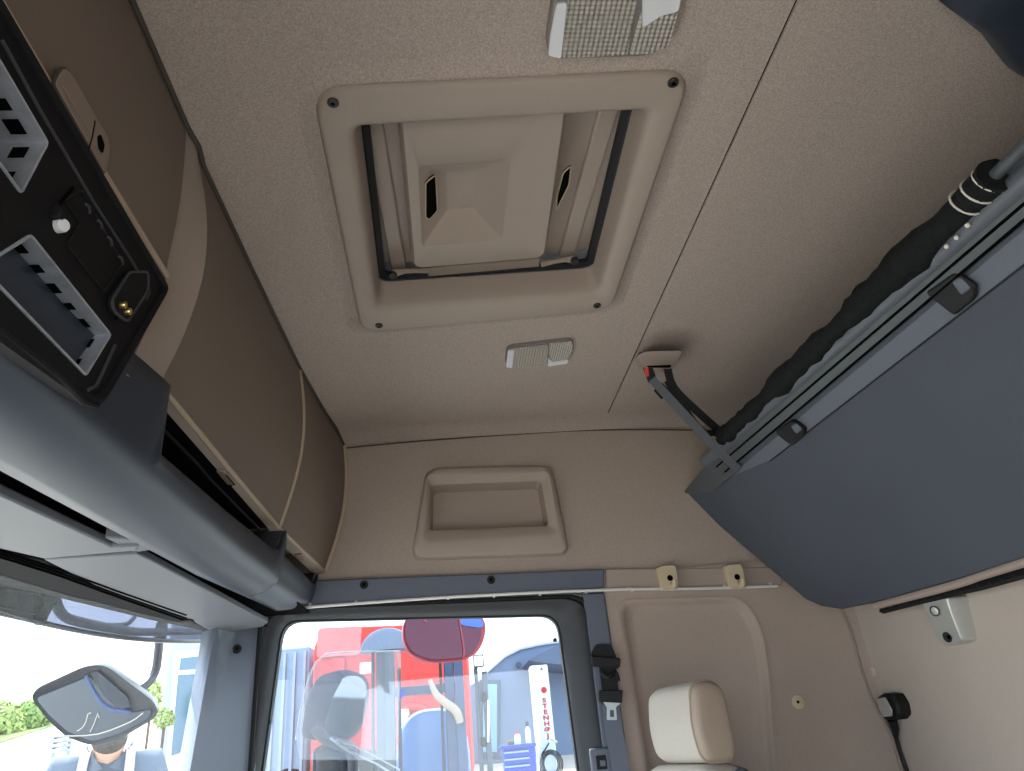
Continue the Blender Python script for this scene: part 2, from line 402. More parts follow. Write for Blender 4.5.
closed_tube('bright_seal', mid(-0.28, DY-0.004, 0.085), 0.004, 'seal', dr)
closed_tube('window_seal', mid(0.985, 2.092, 0.05), 0.004, 'rubber', dr)
box('door_panel', (-0.1, 2.10, -0.95), (1.0, 0.05, 0.6), 'doorgrey', dr)
gp = prism('window_1', mid(1.02, 2.104, 0.05), (0, 0.004, 0), 'glass', None, smooth=False)
struct(gp, 'clear side window glass in the passenger door')
for px_, py_ in ((277, 652), (269, 722), (555, 640)):
    q = uy(px_, py_, 2.094); box('glass_clip', q, (0.010, 0.008, 0.010), 'rubber', dr, bevel=0.002)

# --- B pillar trim
bp_ = [uy(583, 593, 2.05), uy(605, 592, 2.05), uy(630, 771, 2.05), uy(605, 771, 2.05)]
bp_[2] = ext(bp_[1], bp_[2], -1.0); bp_[3] = ext(bp_[0], bp_[3], -1.0)
bo = prism('trim_2', bp_, (0, 0.04, 0), 'trimgrey', bevel=0.006); struct(bo, 'dark grey plastic pillar trim behind the passenger door')
q = uy(601, 764, 2.05)
adj = box('belt_height_button', q+V(0, -0.004, 0), (0.055, 0.012, 0.075), 'trimgrey', bo, bevel=0.01)
box('button_recess', q+V(0, -0.0105, 0.004), (0.026, 0.004, 0.032), 'rubber', adj, bevel=0.004)
box('button_tab', q+V(0.003, -0.013, 0.002), (0.014, 0.004, 0.014), 'trimgrey', adj, bevel=0.003)

# --- header trim over the door
hd = prism('trim_1', [uy(316, 580, 2.045), uy(604, 569, 2.045), uy(604, 588, 2.045), uy(290, 607, 2.045)], (0, 0.05, 0), 'trimgrey', bevel=0.004)
struct(hd, 'dark grey plastic strip screwed above the passenger door')
for x, y in ((364, 585), (491, 580)): screw(hd, uy(x, y, 2.046), (0, -1, 0), 0.0115, m='rubber')
tp = prism('trim_3', [uy(606, 569, 2.052), uy(782, 567, 2.052), uy(782, 586, 2.052), uy(606, 591, 2.052)], (0, 0.03, 0), 'tanplastic', bevel=0.003)
struct(tp, 'smooth tan plastic strip behind the coat hooks')

# ================================================================== A pillar, windscreen
ap = thing('trim_4', 'light grey windscreen pillar trim beside the passenger window', 'pillar', (-0.5, 1.95, -0.7), kind='structure')
def vline(a, b, n=6, zlow=-0.75):
    b2 = ext(a, b, zlow); return [lerp(a, b2, i/(n-1)) for i in range(n)]
a0 = vline(uy(215, 628, 1.87), uy(190, 771, 1.88)); a00 = [p+V(-0.045, 0.05, 0) for p in a0]
a1 = vline(uy(226, 626, 1.93), uy(205, 771, 1.94)); a2 = vline(uy(245, 620, 2.00), uy(233, 771, 2.01))
a3 = vline(uy(260, 612, 2.045), uy(249, 771, 2.05)); a4 = vline(uy(270, 608, 2.062), uy(255, 771, 2.062))
bm = bmesh.new(); grid(bm, [a00, a0, a1, a2, a3, a4]); po = finish('pillar_cover', bm, 'pillargrey', ap, ang=60); solid(po, 0.006, -1)
sc_ = uy(237, 649, 1.97)
screw(ap, sc_, (0.25, -1, 0), 0.011, m='rubber')
tube('pillar_gasket', [a3[0]+V(0.004, -0.004, 0), a3[2]+V(0.004, -0.004, 0), a3[-1]+V(0.004, -0.004, 0)], 0.006, 'rubber', ap)

wst = [(0.18, -0.575), (0.40, -0.65), (0.70, -0.695), (1.03, -0.715), (1.36, -0.698), (1.66, -0.642), (1.88, -0.575), (1.95, -0.55)]
bm = bmesh.new(); rows = []
for z, dx in ((0.33, 0.01), (0.0, -0.05), (-0.4, -0.12), (-0.78, -0.18)):
    rows.append([V(x+dx, y, z) for y, x in wst])
grid(bm, rows); ws = finish('window_2', bm, 'glass'); struct(ws, 'wide curved windscreen glass at the front of the cab')
# mirrored driver's side pillar (behind the camera's left)
dp = thing('trim_5', 'grey windscreen pillar trim on the driver side out of view', 'pillar', (-0.6, 0.1, -0.7), kind='structure')
bm = bmesh.new(); tube_bm(bm, [V(-0.58, 0.12, 0.3), V(-0.66, 0.10, -0.75)], 0.05, 8); finish('pillar_cover', bm, 'pillargrey', dp)

# ================================================================== ROOF HATCH
hr = thing('roof_hatch', 'square beige roof hatch with moulded surround in the headliner', 'roof hatch', (HC.x, HC.y, CEIL))
IN = [uz(x, y, HZ) for x, y in ((353, 129), (650, 112), (599, 294), (377, 309))]
def up(loop, z): return [V(p.x, p.y, z) for p in loop]
Ro = rnd(HO, 0.05, 6)
RI = rnd(IN, 0.022, 6)
WT = 0.905                                                  # top of the well walls
cI = sum(IN, Vector())/4
sc_loop = lambda L, k: [cI+(p-cI)*k for p in L]
bm = bmesh.new()
rings(bm, [up(sc_loop(Ro, 1.0), CEIL+0.004), up(Ro, HZ+0.006), up(inset(Ro, 0.006, HC), HZ), up(inset(Ro, 0.012, HC), HZ-0.001),
           up(sc_loop(RI, 1.05), HZ-0.001), up(sc_loop(RI, 1.012), HZ+0.004), up(RI, HZ+0.012), up(sc_loop(RI, 0.985), HZ+0.03), up(sc_loop(RI, 0.97), WT)])
finish('surround', bm, 'tanplastic', hr, ang=50)
bm = bmesh.new(); rings(bm, [up(sc_loop(Ro, 1.10), CEIL-0.0005), up(sc_loop(Ro, 1.05), CEIL-0.003), up(sc_loop(Ro, 1.012), CEIL-0.009), up(sc_loop(Ro, 1.0), CEIL-0.010), up(sc_loop(Ro, 0.97), CEIL+0.003)])
finish('headliner_edge', bm, 'headliner', hr, ang=70)
for x, y in ((333, 102), (673, 82), (597, 305), (379, 325)): screw(hr, uz(x, y, HZ-0.001), (0, 0, -1), 0.0085)
# rubber gasket round the well
closed_tube('gasket', up(sc_loop(RI, 0.955), WT+0.012), 0.011, 'rubber', hr)
# lid above the well
LZ = 0.95
lid_o = up(rnd(sc_loop(IN, 0.96), 0.03), LZ)
bm = bmesh.new()
PZ = 0.882
PN = [uz(x, y, PZ) for x, y in ((398, 100), (570, 88), (545, 259), (414, 270))]
cP = sum(PN, Vector())/4
PR = rnd(PN, 0.022, 5)
scP = lambda L, k: [cP+(p-cP)*k for p in L]
SLZ = PZ+0.045
# handle recess in the moulded panel
RC = [uz(x, y, PZ) for x, y in ((418, 166), (511, 159), (502, 240), (422, 246))]
RF = [uz(x, y, SLZ+0.01) for x, y in ((446, 172), (477, 170), (474, 207), (447, 210))]
RCr = rnd(RC, 0.008, 3); RFr = rnd(RF, 0.004, 3); cRC = sum(RC, Vector())/4
es = []
Pin = up(scP(PR, 0.97), PZ)
for L in (Pin, RCr):
    vs = [bm.verts.new(p) for p in L]; es += [bm.edges.new((vs[i], vs[(i+1) % len(vs)])) for i in range(len(vs))]
bmesh.ops.triangle_fill(bm, use_beauty=True, edges=es)
rings(bm, [Pin, up(scP(PR, 1.0), PZ+0.006), up(scP(PR, 1.03), PZ+0.02), up(scP(PR, 1.05), LZ)])
rings(bm, [RCr, [lerp(a, b, 0.06)+V(0, 0, 0.001) for a, b in zip(RCr, RFr)], RFr], False, True)
bmesh.ops.remove_doubles(bm, verts=bm.verts, dist=1e-5)
lidp = finish('lid_panel', bm, 'tanplastic', hr, ang=45)
pl = prism('lid', lid_o, (0, 0, 0.02), 'tanplastic', hr)
# side channels of the lid
for sgn, (a, b) in ((0, ((371, 110), (399, 272))), (1, ((613, 95), (566, 258)))):
    p0, p1 = uz(a[0], a[1], LZ-0.012), uz(b[0], b[1], LZ-0.012)
    d = V(0.016, 0, 0)
    prism('lid_rib', [p0-d, p0+d, p1+d, p1-d], (0, 0, 0.012), 'tanplastic', hr, bevel=0.004)
def slot(name, pts, zs, par):
    L = [uz(x, y, z) for (x, y), z in zip(pts, zs)]
    cc = sum(L, Vector())/len(L); n = (L[1]-L[0]).cross(L[2]-L[0]).normalized()
    if n.dot(cc) > 0: n = -n
    R_ = rnd(L, 0.006, 3)
    o = prism(name, [p+n*0.0015 for p in R_], -n*0.004, 'void', par, smooth=False)
    closed_tube('slot_rim', [p+n*0.002 for p in R_], 0.0014, 'bead', o)
slot('handle_slot', ((425, 182), (435, 174), (437, 210), (429, 219), (425, 217)), (PZ+0.012, PZ+0.026, PZ+0.026, PZ+0.016, PZ+0.012), lidp)
slot('handle_slot', ((563, 172), (571, 165), (569, 184), (556, 210), (557, 195)), (LZ-0.045,)*5, lidp)
# hinge arms, bolts and cross bar at the far edge
bar = [uz(x, y, WT+0.002) for x, y in ((428, 269), (540, 259), (540, 267), (428, 277))]
prism('cross_bar', bar, (0, 0, 0.015), 'tandark', hr, bevel=0.003)
for (x, y), (x2, y2) in (((393, 273), (430, 270)), ((574, 259), (541, 264))):
    c = uz(x, y, WT-0.002); e = uz(x2, y2, WT-0.002)
    arm = tube('hinge_arm', [c, lerp(c, e, 0.3)+V(0, -0.004, 0), lerp(c, e, 0.6)+V(0, -0.002, 0), e], [0.010, 0.006, 0.005, 0.007], 'tandark', hr, 8)
    disc('hinge_bolt', c+V(0, -0.002, -0.004), (0, -0.3, -1), 0.009, 0.008, 'screw', arm, 12)

# ================================================================== CEILING LAMPS
def lamp(name, label, outline, white, lens_a, lens_b, white2, z):
    c = sum((uz(x, y, CEIL) for x, y in outline), Vector())/len(outline)
    t = thing(name, label, 'ceiling lamp', (c.x, c.y, CEIL), 'ceiling lamps')
    base = rnd([uz(x, y, CEIL-z*0.8) for x, y in outline], 0.02, 4); cc = sum(base, Vector())/len(base)
    sc2 = lambda k, zz: [V(cc.x+(p.x-cc.x)*k, cc.y+(p.y-cc.y)*k, zz) for p in base]
    bm = bmesh.new(); rings(bm, [sc2(1.0, CEIL+0.003), sc2(1.0, CEIL-z*0.8+0.003), sc2(0.985, CEIL-z*0.8)], True, True)
    finish('housing', bm, 'lampglass', t)
    for nm, pts, m, dz in (('side_cap', white, 'lampwhite', 0.004), ('lens', lens_a, 'lampribs', 0.003), ('reading_lens', lens_b, 'lampribs_fine' if z < 0.015 else 'lampribs', 0.003), ('switch', white2, 'lampwhite', 0.005)):
        P = [uz(x, y, CEIL-z*0.8) for x, y in pts]
        prism(nm, rnd(P, 0.004, 3), (0, 0, -dz), m, t, bevel=0.001)
    return t
mat('lampglass', (120, 116, 110), 0.15, 0.0, spec=0.6)
lamp('ceiling_lamp', 'large ribbed clear ceiling lamp at the near side of the hatch', [(556, -22), (690, -28), (668, 46), (648, 56), (556, 59), (546, 50)],
     [(556, 2), (567, 1), (561, 57), (548, 54), (550, 35)], [(568, -14), (640, -18), (627, 54), (562, 57)], [(641, 10), (652, 12), (678, 10), (668, 46), (648, 53), (629, 54)],
     [(642, -16), (684, -20), (678, 9), (660, 14), (642, 26)], 0.022)
lamp('ceiling_lamp', 'small ribbed clear ceiling lamp between the hatch and side wall', [(507, 348), (573, 340), (574, 351), (569, 361), (512, 368), (505, 364)],
     [(508, 350), (514, 349), (512, 367), (506, 366)], [(514, 348), (548, 344), (547, 365), (512, 367)], [(549, 343), (572, 341), (573, 350), (568, 358), (553, 360), (549, 356)],
     [(548, 357), (553, 361), (568, 359), (567, 362), (548, 365)], 0.012)

# ================================================================== STORAGE POCKET IN THE SIDE WALL
pt = thing('wall_pocket', 'moulded beige storage pocket set in the side wall above the door', 'storage pocket', (0.13, WY, 0.48))
yb = WY-0.012
outer = rnd(pk_out, 0.035, 6); cpk = sum(pk_out, Vector())/4
rim = rnd([uy(x, y, yb-0.014) for x, y in ((427, 476), (548, 473), (557, 532), (425, 541))], 0.018, 6)
inn = rnd([uy(x, y, yb+0.004) for x, y in ((431, 485), (541, 481), (549, 526), (430, 531))], 0.014, 6)
deep = [V(cpk.x+(p.x-cpk.x)*0.97, WY+0.055, cpk.z+(p.z-cpk.z)*0.95+0.0) for p in inn]
bm = bmesh.new()
rings(bm, [[V(p.x, WY+0.002, p.z) for p in outer], [p for p in outer], [V(p.x, yb-0.010, p.z) for p in shrink(outer, 0.97)], [V(p.x, yb-0.016, p.z) for p in [lerp(a, b, 0.8) for a, b in zip(outer, rim)]], rim, inn, [lerp(a, b, 0.5) for a, b in zip(inn, deep)], deep], False, True)
finish('pocket_moulding', bm, 'tanplastic', pt, ang=40)

# ================================================================== CURTAIN RAIL, HOOKS
cr = thing('curtain_rail', 'thin white curtain rail running along the door top and tan strip', 'curtain rail', (0.3, 2.035, 0.35))
tube('rail', [uy(296, 608, 2.036), uy(450, 597, 2.036), uy(602, 590, 2.036), uy(700, 588.5, 2.036), uy(777, 586, 2.036)], 0.0042, 'railwhite', cr, 8, 4)
box('rail_joint', uy(629, 589, 2.033), (0.016, 0.008, 0.008), 'railwhite', cr, bevel=0.002)
for i in range(11):
    q = uy(lerp(310, 770, i/10), lerp(606.5, 586.5, i/10)-2.2, 2.043); box('rail_clip', q, (0.006, 0.008, 0.007), 'railwhite', cr)
for k, (x, y, lb) in enumerate(((668.5, 577, 'tan plastic coat hook on the strip, nearer the door'), (735.5, 576, 'tan plastic coat hook on the strip, nearer the bunk'))):
    c = uy(x, y, 2.03); t = thing('coat_hook', lb, 'hook', (c.x, 2.05, c.z), 'coat hooks on the tan strip')
    w, h = 0.026, 0.068
    bm = bmesh.new()
    L = rnd([V(c.x-w, 2.052, c.z+h/2), V(c.x+w, 2.052, c.z+h/2), V(c.x+w*0.98, 2.052, c.z-h/2), V(c.x-w*0.95, 2.052, c.z-h/2)], 0.012, 4)
    rings(bm, [L, [V(p.x, 2.03, p.z) for p in L], [V(c.x+(p.x-c.x)*0.9, 2.024, c.z+(p.z-c.z)*0.9) for p in L]], True, True); finish('hook_plate', bm, 'hooktan', t)
    hp = disc('screw_hole', V(c.x+0.002, 2.0245, c.z-0.004), (0, -1, 0), 0.0085, 0.001, 'void', t, 12)
    tube('hook_arm', [V(c.x+0.004, 2.03, c.z-h/2+0.012), V(c.x+0.004, 2.012, c.z-h/2+0.004), V(c.x+0.004, 1.998, c.z-h/2+0.008), V(c.x+0.004, 1.994, c.z-h/2+0.018)], [0.009, 0.009, 0.008, 0.006], 'hooktan', t, 8, 3)

# ================================================================== SEAT BELT
sb = thing('seat_belt', 'black seat belt with silver tongue hanging on the grey pillar', 'seat belt', (0.42, 2.03, -0.1))
def sbp(x, y, Y=2.03): return uy(x, y, Y)
g = [sbp(596, 644), sbp(611, 644), sbp(617, 658), sbp(590, 658)]
prism('anchor_cover', rnd(g, 0.008, 3), (0, 0.03, 0), 'rubber', sb, bevel=0.006)
gd = [sbp(591, 655, 2.015), sbp(621, 658, 2.015), sbp(620, 668, 2.015), sbp(592, 666, 2.015)]
prism('belt_guide', rnd(gd, 0.006, 3), (0, 0.022, 0), 'black', sb, bevel=0.004)
ribbon('webbing', [sbp(607, 664, 2.02), sbp(609, 680, 2.015), sbp(611, 696, 2.012)], (1, 0, 0), 0.044, 0.003, 'webblack', sb)
bm = bmesh.new(); kn = smoothpath([sbp(601, 672, 2.005), sbp(608, 677, 1.995), sbp(615, 672, 2.004), sbp(618, 681, 2.004)], 4); tube_bm(bm, kn, 0.006, 6); finish('webbing_fold', bm, 'webblack', sb)
ribbon('lower_webbing', [sbp(609, 690, 2.028), sbp(614, 730, 2.03), sbp(621, 771, 2.03), sbp(640, 900, 2.03)], (1, 0, 0), 0.046, 0.003, 'trimgrey', sb)
tg = [sbp(599, 690, 2.006), sbp(623, 690, 2.006), sbp(622, 703, 2.006), sbp(617, 706, 2.006), sbp(605, 705, 2.006), sbp(599, 701, 2.006)]
prism('tongue_grip', rnd(tg, 0.004, 3), (0, 0.014, 0), 'black', sb, bevel=0.003)
tn = [sbp(603, 702, 2.003), sbp(621, 703, 2.003), sbp(616, 707, 2.003), sbp(617, 720, 2.003), sbp(607, 720, 2.003), sbp(607, 707, 2.003)]
mat('steel', (190, 198, 200), 0.35, 0.5)
hole_ = [sbp(610, 710, 2.003), sbp(614, 710, 2.003), sbp(614.5, 717, 2.003), sbp(610, 717, 2.003)]
plate('tongue', rnd(tn, 0.003, 3), [hole_], (0, 0.003, 0), 'steel', sb)

# ================================================================== PASSENGER SEAT
st = thing('passenger_seat', 'cream mesh and tan vinyl passenger seat with headrest', 'seat', (0.5, 1.6, -1.1))
# headrest: rounded block, near side face tan vinyl, front mesh
hc = at(702, 722, 1.62)
ay = Vector((-0.30, 0.954, 0)).normalized(); ax = Vector((ay.y, -ay.x, 0)); az = Vector((-0.03, 0, 1)).normalized()   # seat turned slightly towards the camera
def hp_(u, v, w): return hc+(ax*u+ay*v)*0.86+az*w*0.95
prof = rnd([V(-0.052, 0, -0.082), V(0.046, 0, -0.086), V(0.052, 0, 0.075), V(0.0, 0, 0.092), V(-0.045, 0, 0.076), V(-0.062, 0, -0.01)], 0.03, 5)
bm = bmesh.new(); ls = []
for v, k in ((-0.040, 1.0), (0.0, 1.02), (0.08, 1.02), (0.15, 1.0), (0.172, 0.93), (0.182, 0.8)):
    ls.append([hp_(p.x*k, v, p.z*k) for p in prof])
rings(bm, ls, False, True); h_ = finish('headrest', bm, 'mesh_fabric', st, ang=70)
bm = bmesh.new(); ls = []
for v, k in ((-0.038, 1.0), (-0.052, 0.97), (-0.060, 0.88), (-0.063, 0.7), (-0.064, 0.3)):
    ls.append([hp_(p.x*k, v, p.z*k) for p in prof])
rings(bm, ls, False, True); finish('headrest_side', bm, 'seat_vinyl', h_, ang=70)
closed_tube('piping', [hp_(p.x*1.01, -0.040, p.z*1.01) for p in prof], 0.0025, 'stitch', h_)
# backrest below
bm = bmesh.new(); ls = []
bprof = [(-0.09, 0.30), (-0.06, 0.42), (0.0, 0.40)]
def sec(zz, thick, front):
    L = rnd([V(front, -0.17, 0), V(front+thick, -0.16, 0), V(front+thick, 0.27, 0), V(front, 0.28, 0)], 0.05, 5)
    return [hp_(p.x, p.y+0.03, zz) for p in L]
def bsec(zz, hw, f0, f1):
    L = rnd([V(f0, -hw, 0), V(f1, -hw+0.01, 0), V(f1, hw-0.01, 0), V(f0, hw, 0)], 0.045, 5)
    return [hp_(p.x, p.y+0.085, zz) for p in L]
rings(bm, [bsec(-0.086, 0.06, -0.03, 0.02), bsec(-0.088, 0.12, -0.05, 0.05), bsec(-0.100, 0.15, -0.06, 0.06), bsec(-0.16, 0.20, -0.075, 0.07), bsec(-0.4, 0.25, -0.08, 0.08), bsec(-0.75, 0.24, -0.11, 0.09), bsec(-0.80, 0.2, -0.1, 0.08)], True, True)
finish('backrest', bm, 'mesh_fabric', st, ang=70)
bm = bmesh.new(); rings(bm, [bsec(-0.094, 0.11, 0.0, 0.065), bsec(-0.104, 0.155, 0.02, 0.072), bsec(-0.17, 0.204, 0.03, 0.082), bsec(-0.75, 0.245, 0.03, 0.10)], True, True); finish('back_shell', bm, 'trimgrey', st)
for v in (0.03, 0.14): tube('headrest_post', [hp_(0.0, v, -0.06), hp_(0.0, v, -0.14)], 0.006, 'screw', st)
bm = bmesh.new(); rings(bm, [[hp_(u, v, -0.80) for u, v in ((-0.5, -0.15), (-0.02, -0.17), (-0.02, 0.33), (-0.5, 0.31))], [hp_(u, v, -0.70) for u, v in ((-0.5, -0.15), (-0.02, -0.17), (-0.02, 0.33), (-0.5, 0.31))]], True, True); bev(finish('cushion', bm, 'mesh_fabric', st), 0.03)
box('seat_base', hp_(-0.25, 0.085, -0.95), (0.4, 0.4, 0.30), 'black', st)

# ================================================================== FRONT OVERHEAD LOCKERS
BASE = [(-0.1, -0.372), (0.6, -0.36), (0.83, -0.362), (1.2, -0.354), (1.6, -0.342), (1.85, -0.325), (2.07, -0.30)]
ZB = 0.462
BOT = [(0.85, -0.372), (1.25, -0.372), (1.6, -0.370), (2.07, -0.345)]
def fx(y, z, off=0.0):
    t = (z-ZB)/(CEIL-ZB); t = max(-0.1, min(1, t))
    return lerp(interp(BOT, y), interp(BASE, y), t)+0.028*math.sin(PI*max(0, t))+off
def patch(name, ya, yb, za, zb, m, parent, off=0.0, th=0.012, ny=10, nz=12):
    """curved front panel; ya.. may be callables of z"""
    f = lambda a, z: a(z) if callable(a) else a
    bm = bmesh.new(); rows = []
    for z in np.linspace(za, zb, nz):
        y0, y1 = f(ya, z), f(yb, z)
        rows.append([V(fx(y, z, off), y, z) for y in np.linspace(y0, y1, ny)])
    grid(bm, rows); o = finish(name, bm, m, parent, ang=60)
    # thickness towards the front of the cab
    me = o.data; bm = bmesh.new(); bm.from_mesh(me)
    e = bmesh.ops.extrude_face_region(bm, geom=list(bm.faces)); bmesh.ops.translate(bm, vec=(-th, 0, 0), verts=[g for g in e['geom'] if isinstance(g, bmesh.types.BMVert)])
    bmesh.ops.recalc_face_normals(bm, faces=bm.faces); bm.to_mesh(me); bm.free()
    for p in me.polygons: p.use_smooth = True
    me.set_sharp_from_angle(angle=math.radians(50))
    return o
def thick_x(o, dx):
    me = o.data; bm = bmesh.new(); bm.from_mesh(me)
    e = bmesh.ops.extrude_face_region(bm, geom=list(bm.faces)); bmesh.ops.translate(bm, vec=(dx, 0, 0), verts=[g for g in e['geom'] if isinstance(g, bmesh.types.BMVert)])
    bmesh.ops.recalc_face_normals(bm, faces=bm.faces); bm.to_mesh(me); bm.free()
    for p in me.polygons: p.use_smooth = True
    me.set_sharp_from_angle(angle=math.radians(50))
# centre locker (door above the black console)
L1 = thing('overhead_locker', 'beige overhead locker with a lift latch above the black console', 'locker', (-0.45, 0.45, 0.6), 'lockers over the windscreen')
zbot = lambda y: 0.595+0.05*max(0, 0.5-y)
bm = bmesh.new(); rows = []
for i in range(10):
    t = i/9; rows.append([V(-0.36+0.006*math.sin(PI*t), y, lerp(zbot(y), CEIL-0.004, t)) for y in np.linspace(-0.05, 0.828, 12)])
grid(bm, rows); d1 = finish('door', bm, 'locker', L1, ang=60); thick_x(d1, -0.015)
tube('edge_bead', [V(-0.357, y, zbot(y)) for y in np.linspace(-0.05, 0.828, 10)], 0.0045, 'bead', d1, 8)
bd = box('carcass', (-0.455, 0.39, 0.74), (0.15, 0.86, 0.20), 'tandark', L1)
# latch plate: a slightly proud plate at the door's lower edge
lp = [ux(x, y, -0.353) for x, y in ((51, 84), (62, 62), (95, 120), (106, 138), (107, 155), (102, 174))]
lp = [p+V(0.004, 0, 0) for p in lp]
mat('latchtan', (140, 122, 110), 0.5, spec=0.4)
lpl = prism('latch_plate', rnd(lp, [0.006, 0.02, 0.03, 0.02, 0.02, 0.006], 4), (-0.006, 0, 0), 'latchtan', d1, bevel=0.002)
closed_tube('plate_outline', rnd([p+V(-0.003, 0, 0) for p in lp], [0.006, 0.02, 0.03, 0.02, 0.02, 0.006], 4), 0.0022, 'seamdark', lpl)
fg = [ux(x, y, -0.3488) for x, y in ((60, 84), (66, 86), (92, 128), (90, 133), (86, 128))]
prism('finger_dip', rnd(fg, 0.006, 3), (0.0012, 0, 0), 'tandark', lpl, bevel=0.0008)
kh = [ux(x, y, -0.3488) for x, y in ((97, 137), (100, 134), (104, 145), (102, 154), (98, 148))]
prism('lock_hole', rnd(kh, 0.003, 3), (0.001, 0, 0), 'void', lpl, smooth=False)
tube('plate_gap', [ux(x, y, -0.3488) for x, y in ((88, 152), (92, 138), (95, 121))], 0.0008, 'void', lpl, 5)

# rounded end band of the centre section
cb = thing('console_end_band', 'smooth beige end band between the console and the long side locker', 'trim panel', (-0.4, 0.87, 0.44))
bm = bmesh.new(); rows = []
for k in range(14):
    t = k/13; row = []
    for sx_ in np.linspace(0, 1, 9):
        z = lerp(lerp(0.414, 0.442, sx_), CEIL-0.002, t)
        y1 = interp([(0.43, 0.868), (0.52, 0.885), (0.65, 0.895), (0.76, 0.895), (0.86, 0.885)], z)
        yl = 0.832 if z > 0.57 else lerp(0.764, 0.832, (z-0.404)/0.166)
        row.append(V(-0.360+0.004*math.sin(PI*sx_)+(fx(y1, z)+0.36+0.009*(1-t))*sx_**2, lerp(yl, y1, sx_), z))
    rows.append(row)
grid(bm, rows); b1 = finish('band', bm, 'tanplastic', cb, ang=60); thick_x(b1, -0.03)

# side locker
L2 = thing('overhead_locker', 'long beige overhead locker beside the console end band', 'locker', (-0.45, 1.25, 0.45), 'lockers over the windscreen')
d2 = patch('door', lambda z: interp([(0.43, 0.864), (0.52, 0.881), (0.65, 0.891), (0.76, 0.891), (0.86, 0.881)], z), 1.597, ZB, CEIL-0.003, 'locker', L2)
tube('edge_bead', [V(fx(1.60, z)+0.001, 1.60, z) for z in np.linspace(ZB, CEIL-0.003, 14)], 0.0045, 'bead', d2, 8)
tube('lower_bead', [V(fx(y, ZB)+0.001, y, ZB) for y in np.linspace(0.875, 1.60, 12)], 0.0045, 'bead', d2, 8)
bm = bmesh.new(); grid(bm, [[V(fx(y, ZB)-0.002, y, ZB-0.002) for y in np.linspace(0.875, 1.60, 10)], [V(fx(y, ZB)-0.018, y, ZB-0.005) for y in np.linspace(0.875, 1.60, 10)], [V(fx(y, ZB)-0.020, y, ZB+0.02) for y in np.linspace(0.875, 1.60, 10)]])
lip = finish('bottom_lip', bm, 'tanplastic', d2)
q = V(fx(1.24, ZB)-0.010, 1.24, ZB-0.006); box('latch', q, (0.014, 0.07, 0.006), 'latchtan', lip, bevel=0.002)
tube('latch_gap', [q+V(0.006, -0.02, -0.004), q+V(0.007, 0.03, -0.004), q+V(-0.004, 0.034, -0.004)], 0.001, 'void', lip, 5)
box('carcass', (-0.46, 1.23, 0.68), (0.12, 0.68, 0.33), 'tandark', L2)
# end locker by the wall
L3 = thing('overhead_locker', 'narrow beige corner locker between the long locker and side wall', 'locker', (-0.45, 1.8, 0.45), 'lockers over the windscreen')
d3 = patch('door', 1.605, 2.062, ZB, CEIL-0.008, 'locker', L3)
tube('edge_bead', [V(fx(2.058, z)+0.004, 2.058, z) for z in np.linspace(ZB, 0.835, 14)], 0.0055, 'bead', d3, 8)
tube('lower_bead', [V(fx(y, ZB)+0.001, y, ZB) for y in np.linspace(1.605, 2.06, 10)], 0.0045, 'bead', d3, 8)
bm = bmesh.new(); grid(bm, [[V(fx(y, ZB)-0.002, y, ZB-0.002) for y in np.linspace(1.60, 2.06, 8)], [V(fx(y, ZB)-0.026, y, ZB-0.006) for y in np.linspace(1.60, 2.06, 8)], [V(fx(y, ZB)-0.030, y, ZB+0.02) for y in np.linspace(1.60, 2.06, 8)]])
l3 = finish('bottom_lip', bm, 'tanplastic', d3)
box('latch', V(fx(1.85, ZB)-0.014, 1.85, ZB-0.006), (0.018, 0.06, 0.005), 'latchtan', l3, bevel=0.002)
box('carcass', (-0.44, 1.83, 0.68), (0.12, 0.42, 0.33), 'tandark', L3)

tube('edge_shadow_strip', [V(-0.356, -0.05, CEIL-0.002), V(-0.356, 0.82, CEIL-0.002), V(-0.352, 0.86, CEIL-0.002)]+[V(fx(y, CEIL)+0.003, y, CEIL-0.002) for y in np.linspace(0.90, 1.97, 12)]+[V(fx(2.06, CEIL)+0.003, 2.062, CEIL-0.019)], 0.0042, 'seamdark', ce, 8)  # dark strip added for the shadow line between lockers and ceiling

# ================================================================== GREY SHELF UNIT UNDER THE LOCKERS
sh = thing('overhead_shelf', 'dark grey moulded shelf valance with open slots above the windscreen', 'shelf', (-0.45, 1.1, 0.31))
xb = lambda y: interp([(0.0, -0.50), (0.765, -0.473), (1.25, -0.443), (1.735, -0.425), (1.95, -0.425), (2.05, -0.415)], y)
ztop = lambda y: interp([(0, 0.455), (0.862, 0.447), (0.876, 0.440), (0.884, 0.412), (0.892, 0.366), (1.2, 0.378), (1.5, 0.394), (1.545, 0.398), (1.558, 0.42), (1.575, 0.448), (1.60, 0.452)], y)
xt = lambda y: interp([(0, -0.385), (0.70, -0.378), (0.80, -0.358), (0.862, -0.352), (0.90, -0.368), (1.2, -0.368), (1.5, -0.368), (1.56, -0.356), (1.6, -0.352)], y)
def vsec(y, dx=0.0, zt=None, n=12):
    z1 = zt if zt is not None else ztop(y); z0 = interp([(1.3, 0.310), (1.85, 0.334), (2.0, 0.362), (2.05, 0.372)], y); a = xt(y)+dx; b = xb(y)
    pts = []; zbk = lerp(0.385 if zt is None else 0.405, z0, 0.45); am = interp([(0, -0.382), (0.8, -0.372), (1.6, -0.364)], y)+dx
    for i in range(n+1):
        t = i/n
        # straight upper face curving under to the lower edge
        if t < 0.35: pts.append(V(lerp(a, am, (t/0.35)**1.3)+0.002*math.sin(t/0.35*PI), y, lerp(z1, zbk, t/0.35)))
        else:
            s = (t-0.35)/0.65; zz = zbk
            pts.append(V(lerp(am, b, 1-math.cos(s*PI/2)), y, lerp(zz, z0, math.sin(s*PI/2))))
    return pts
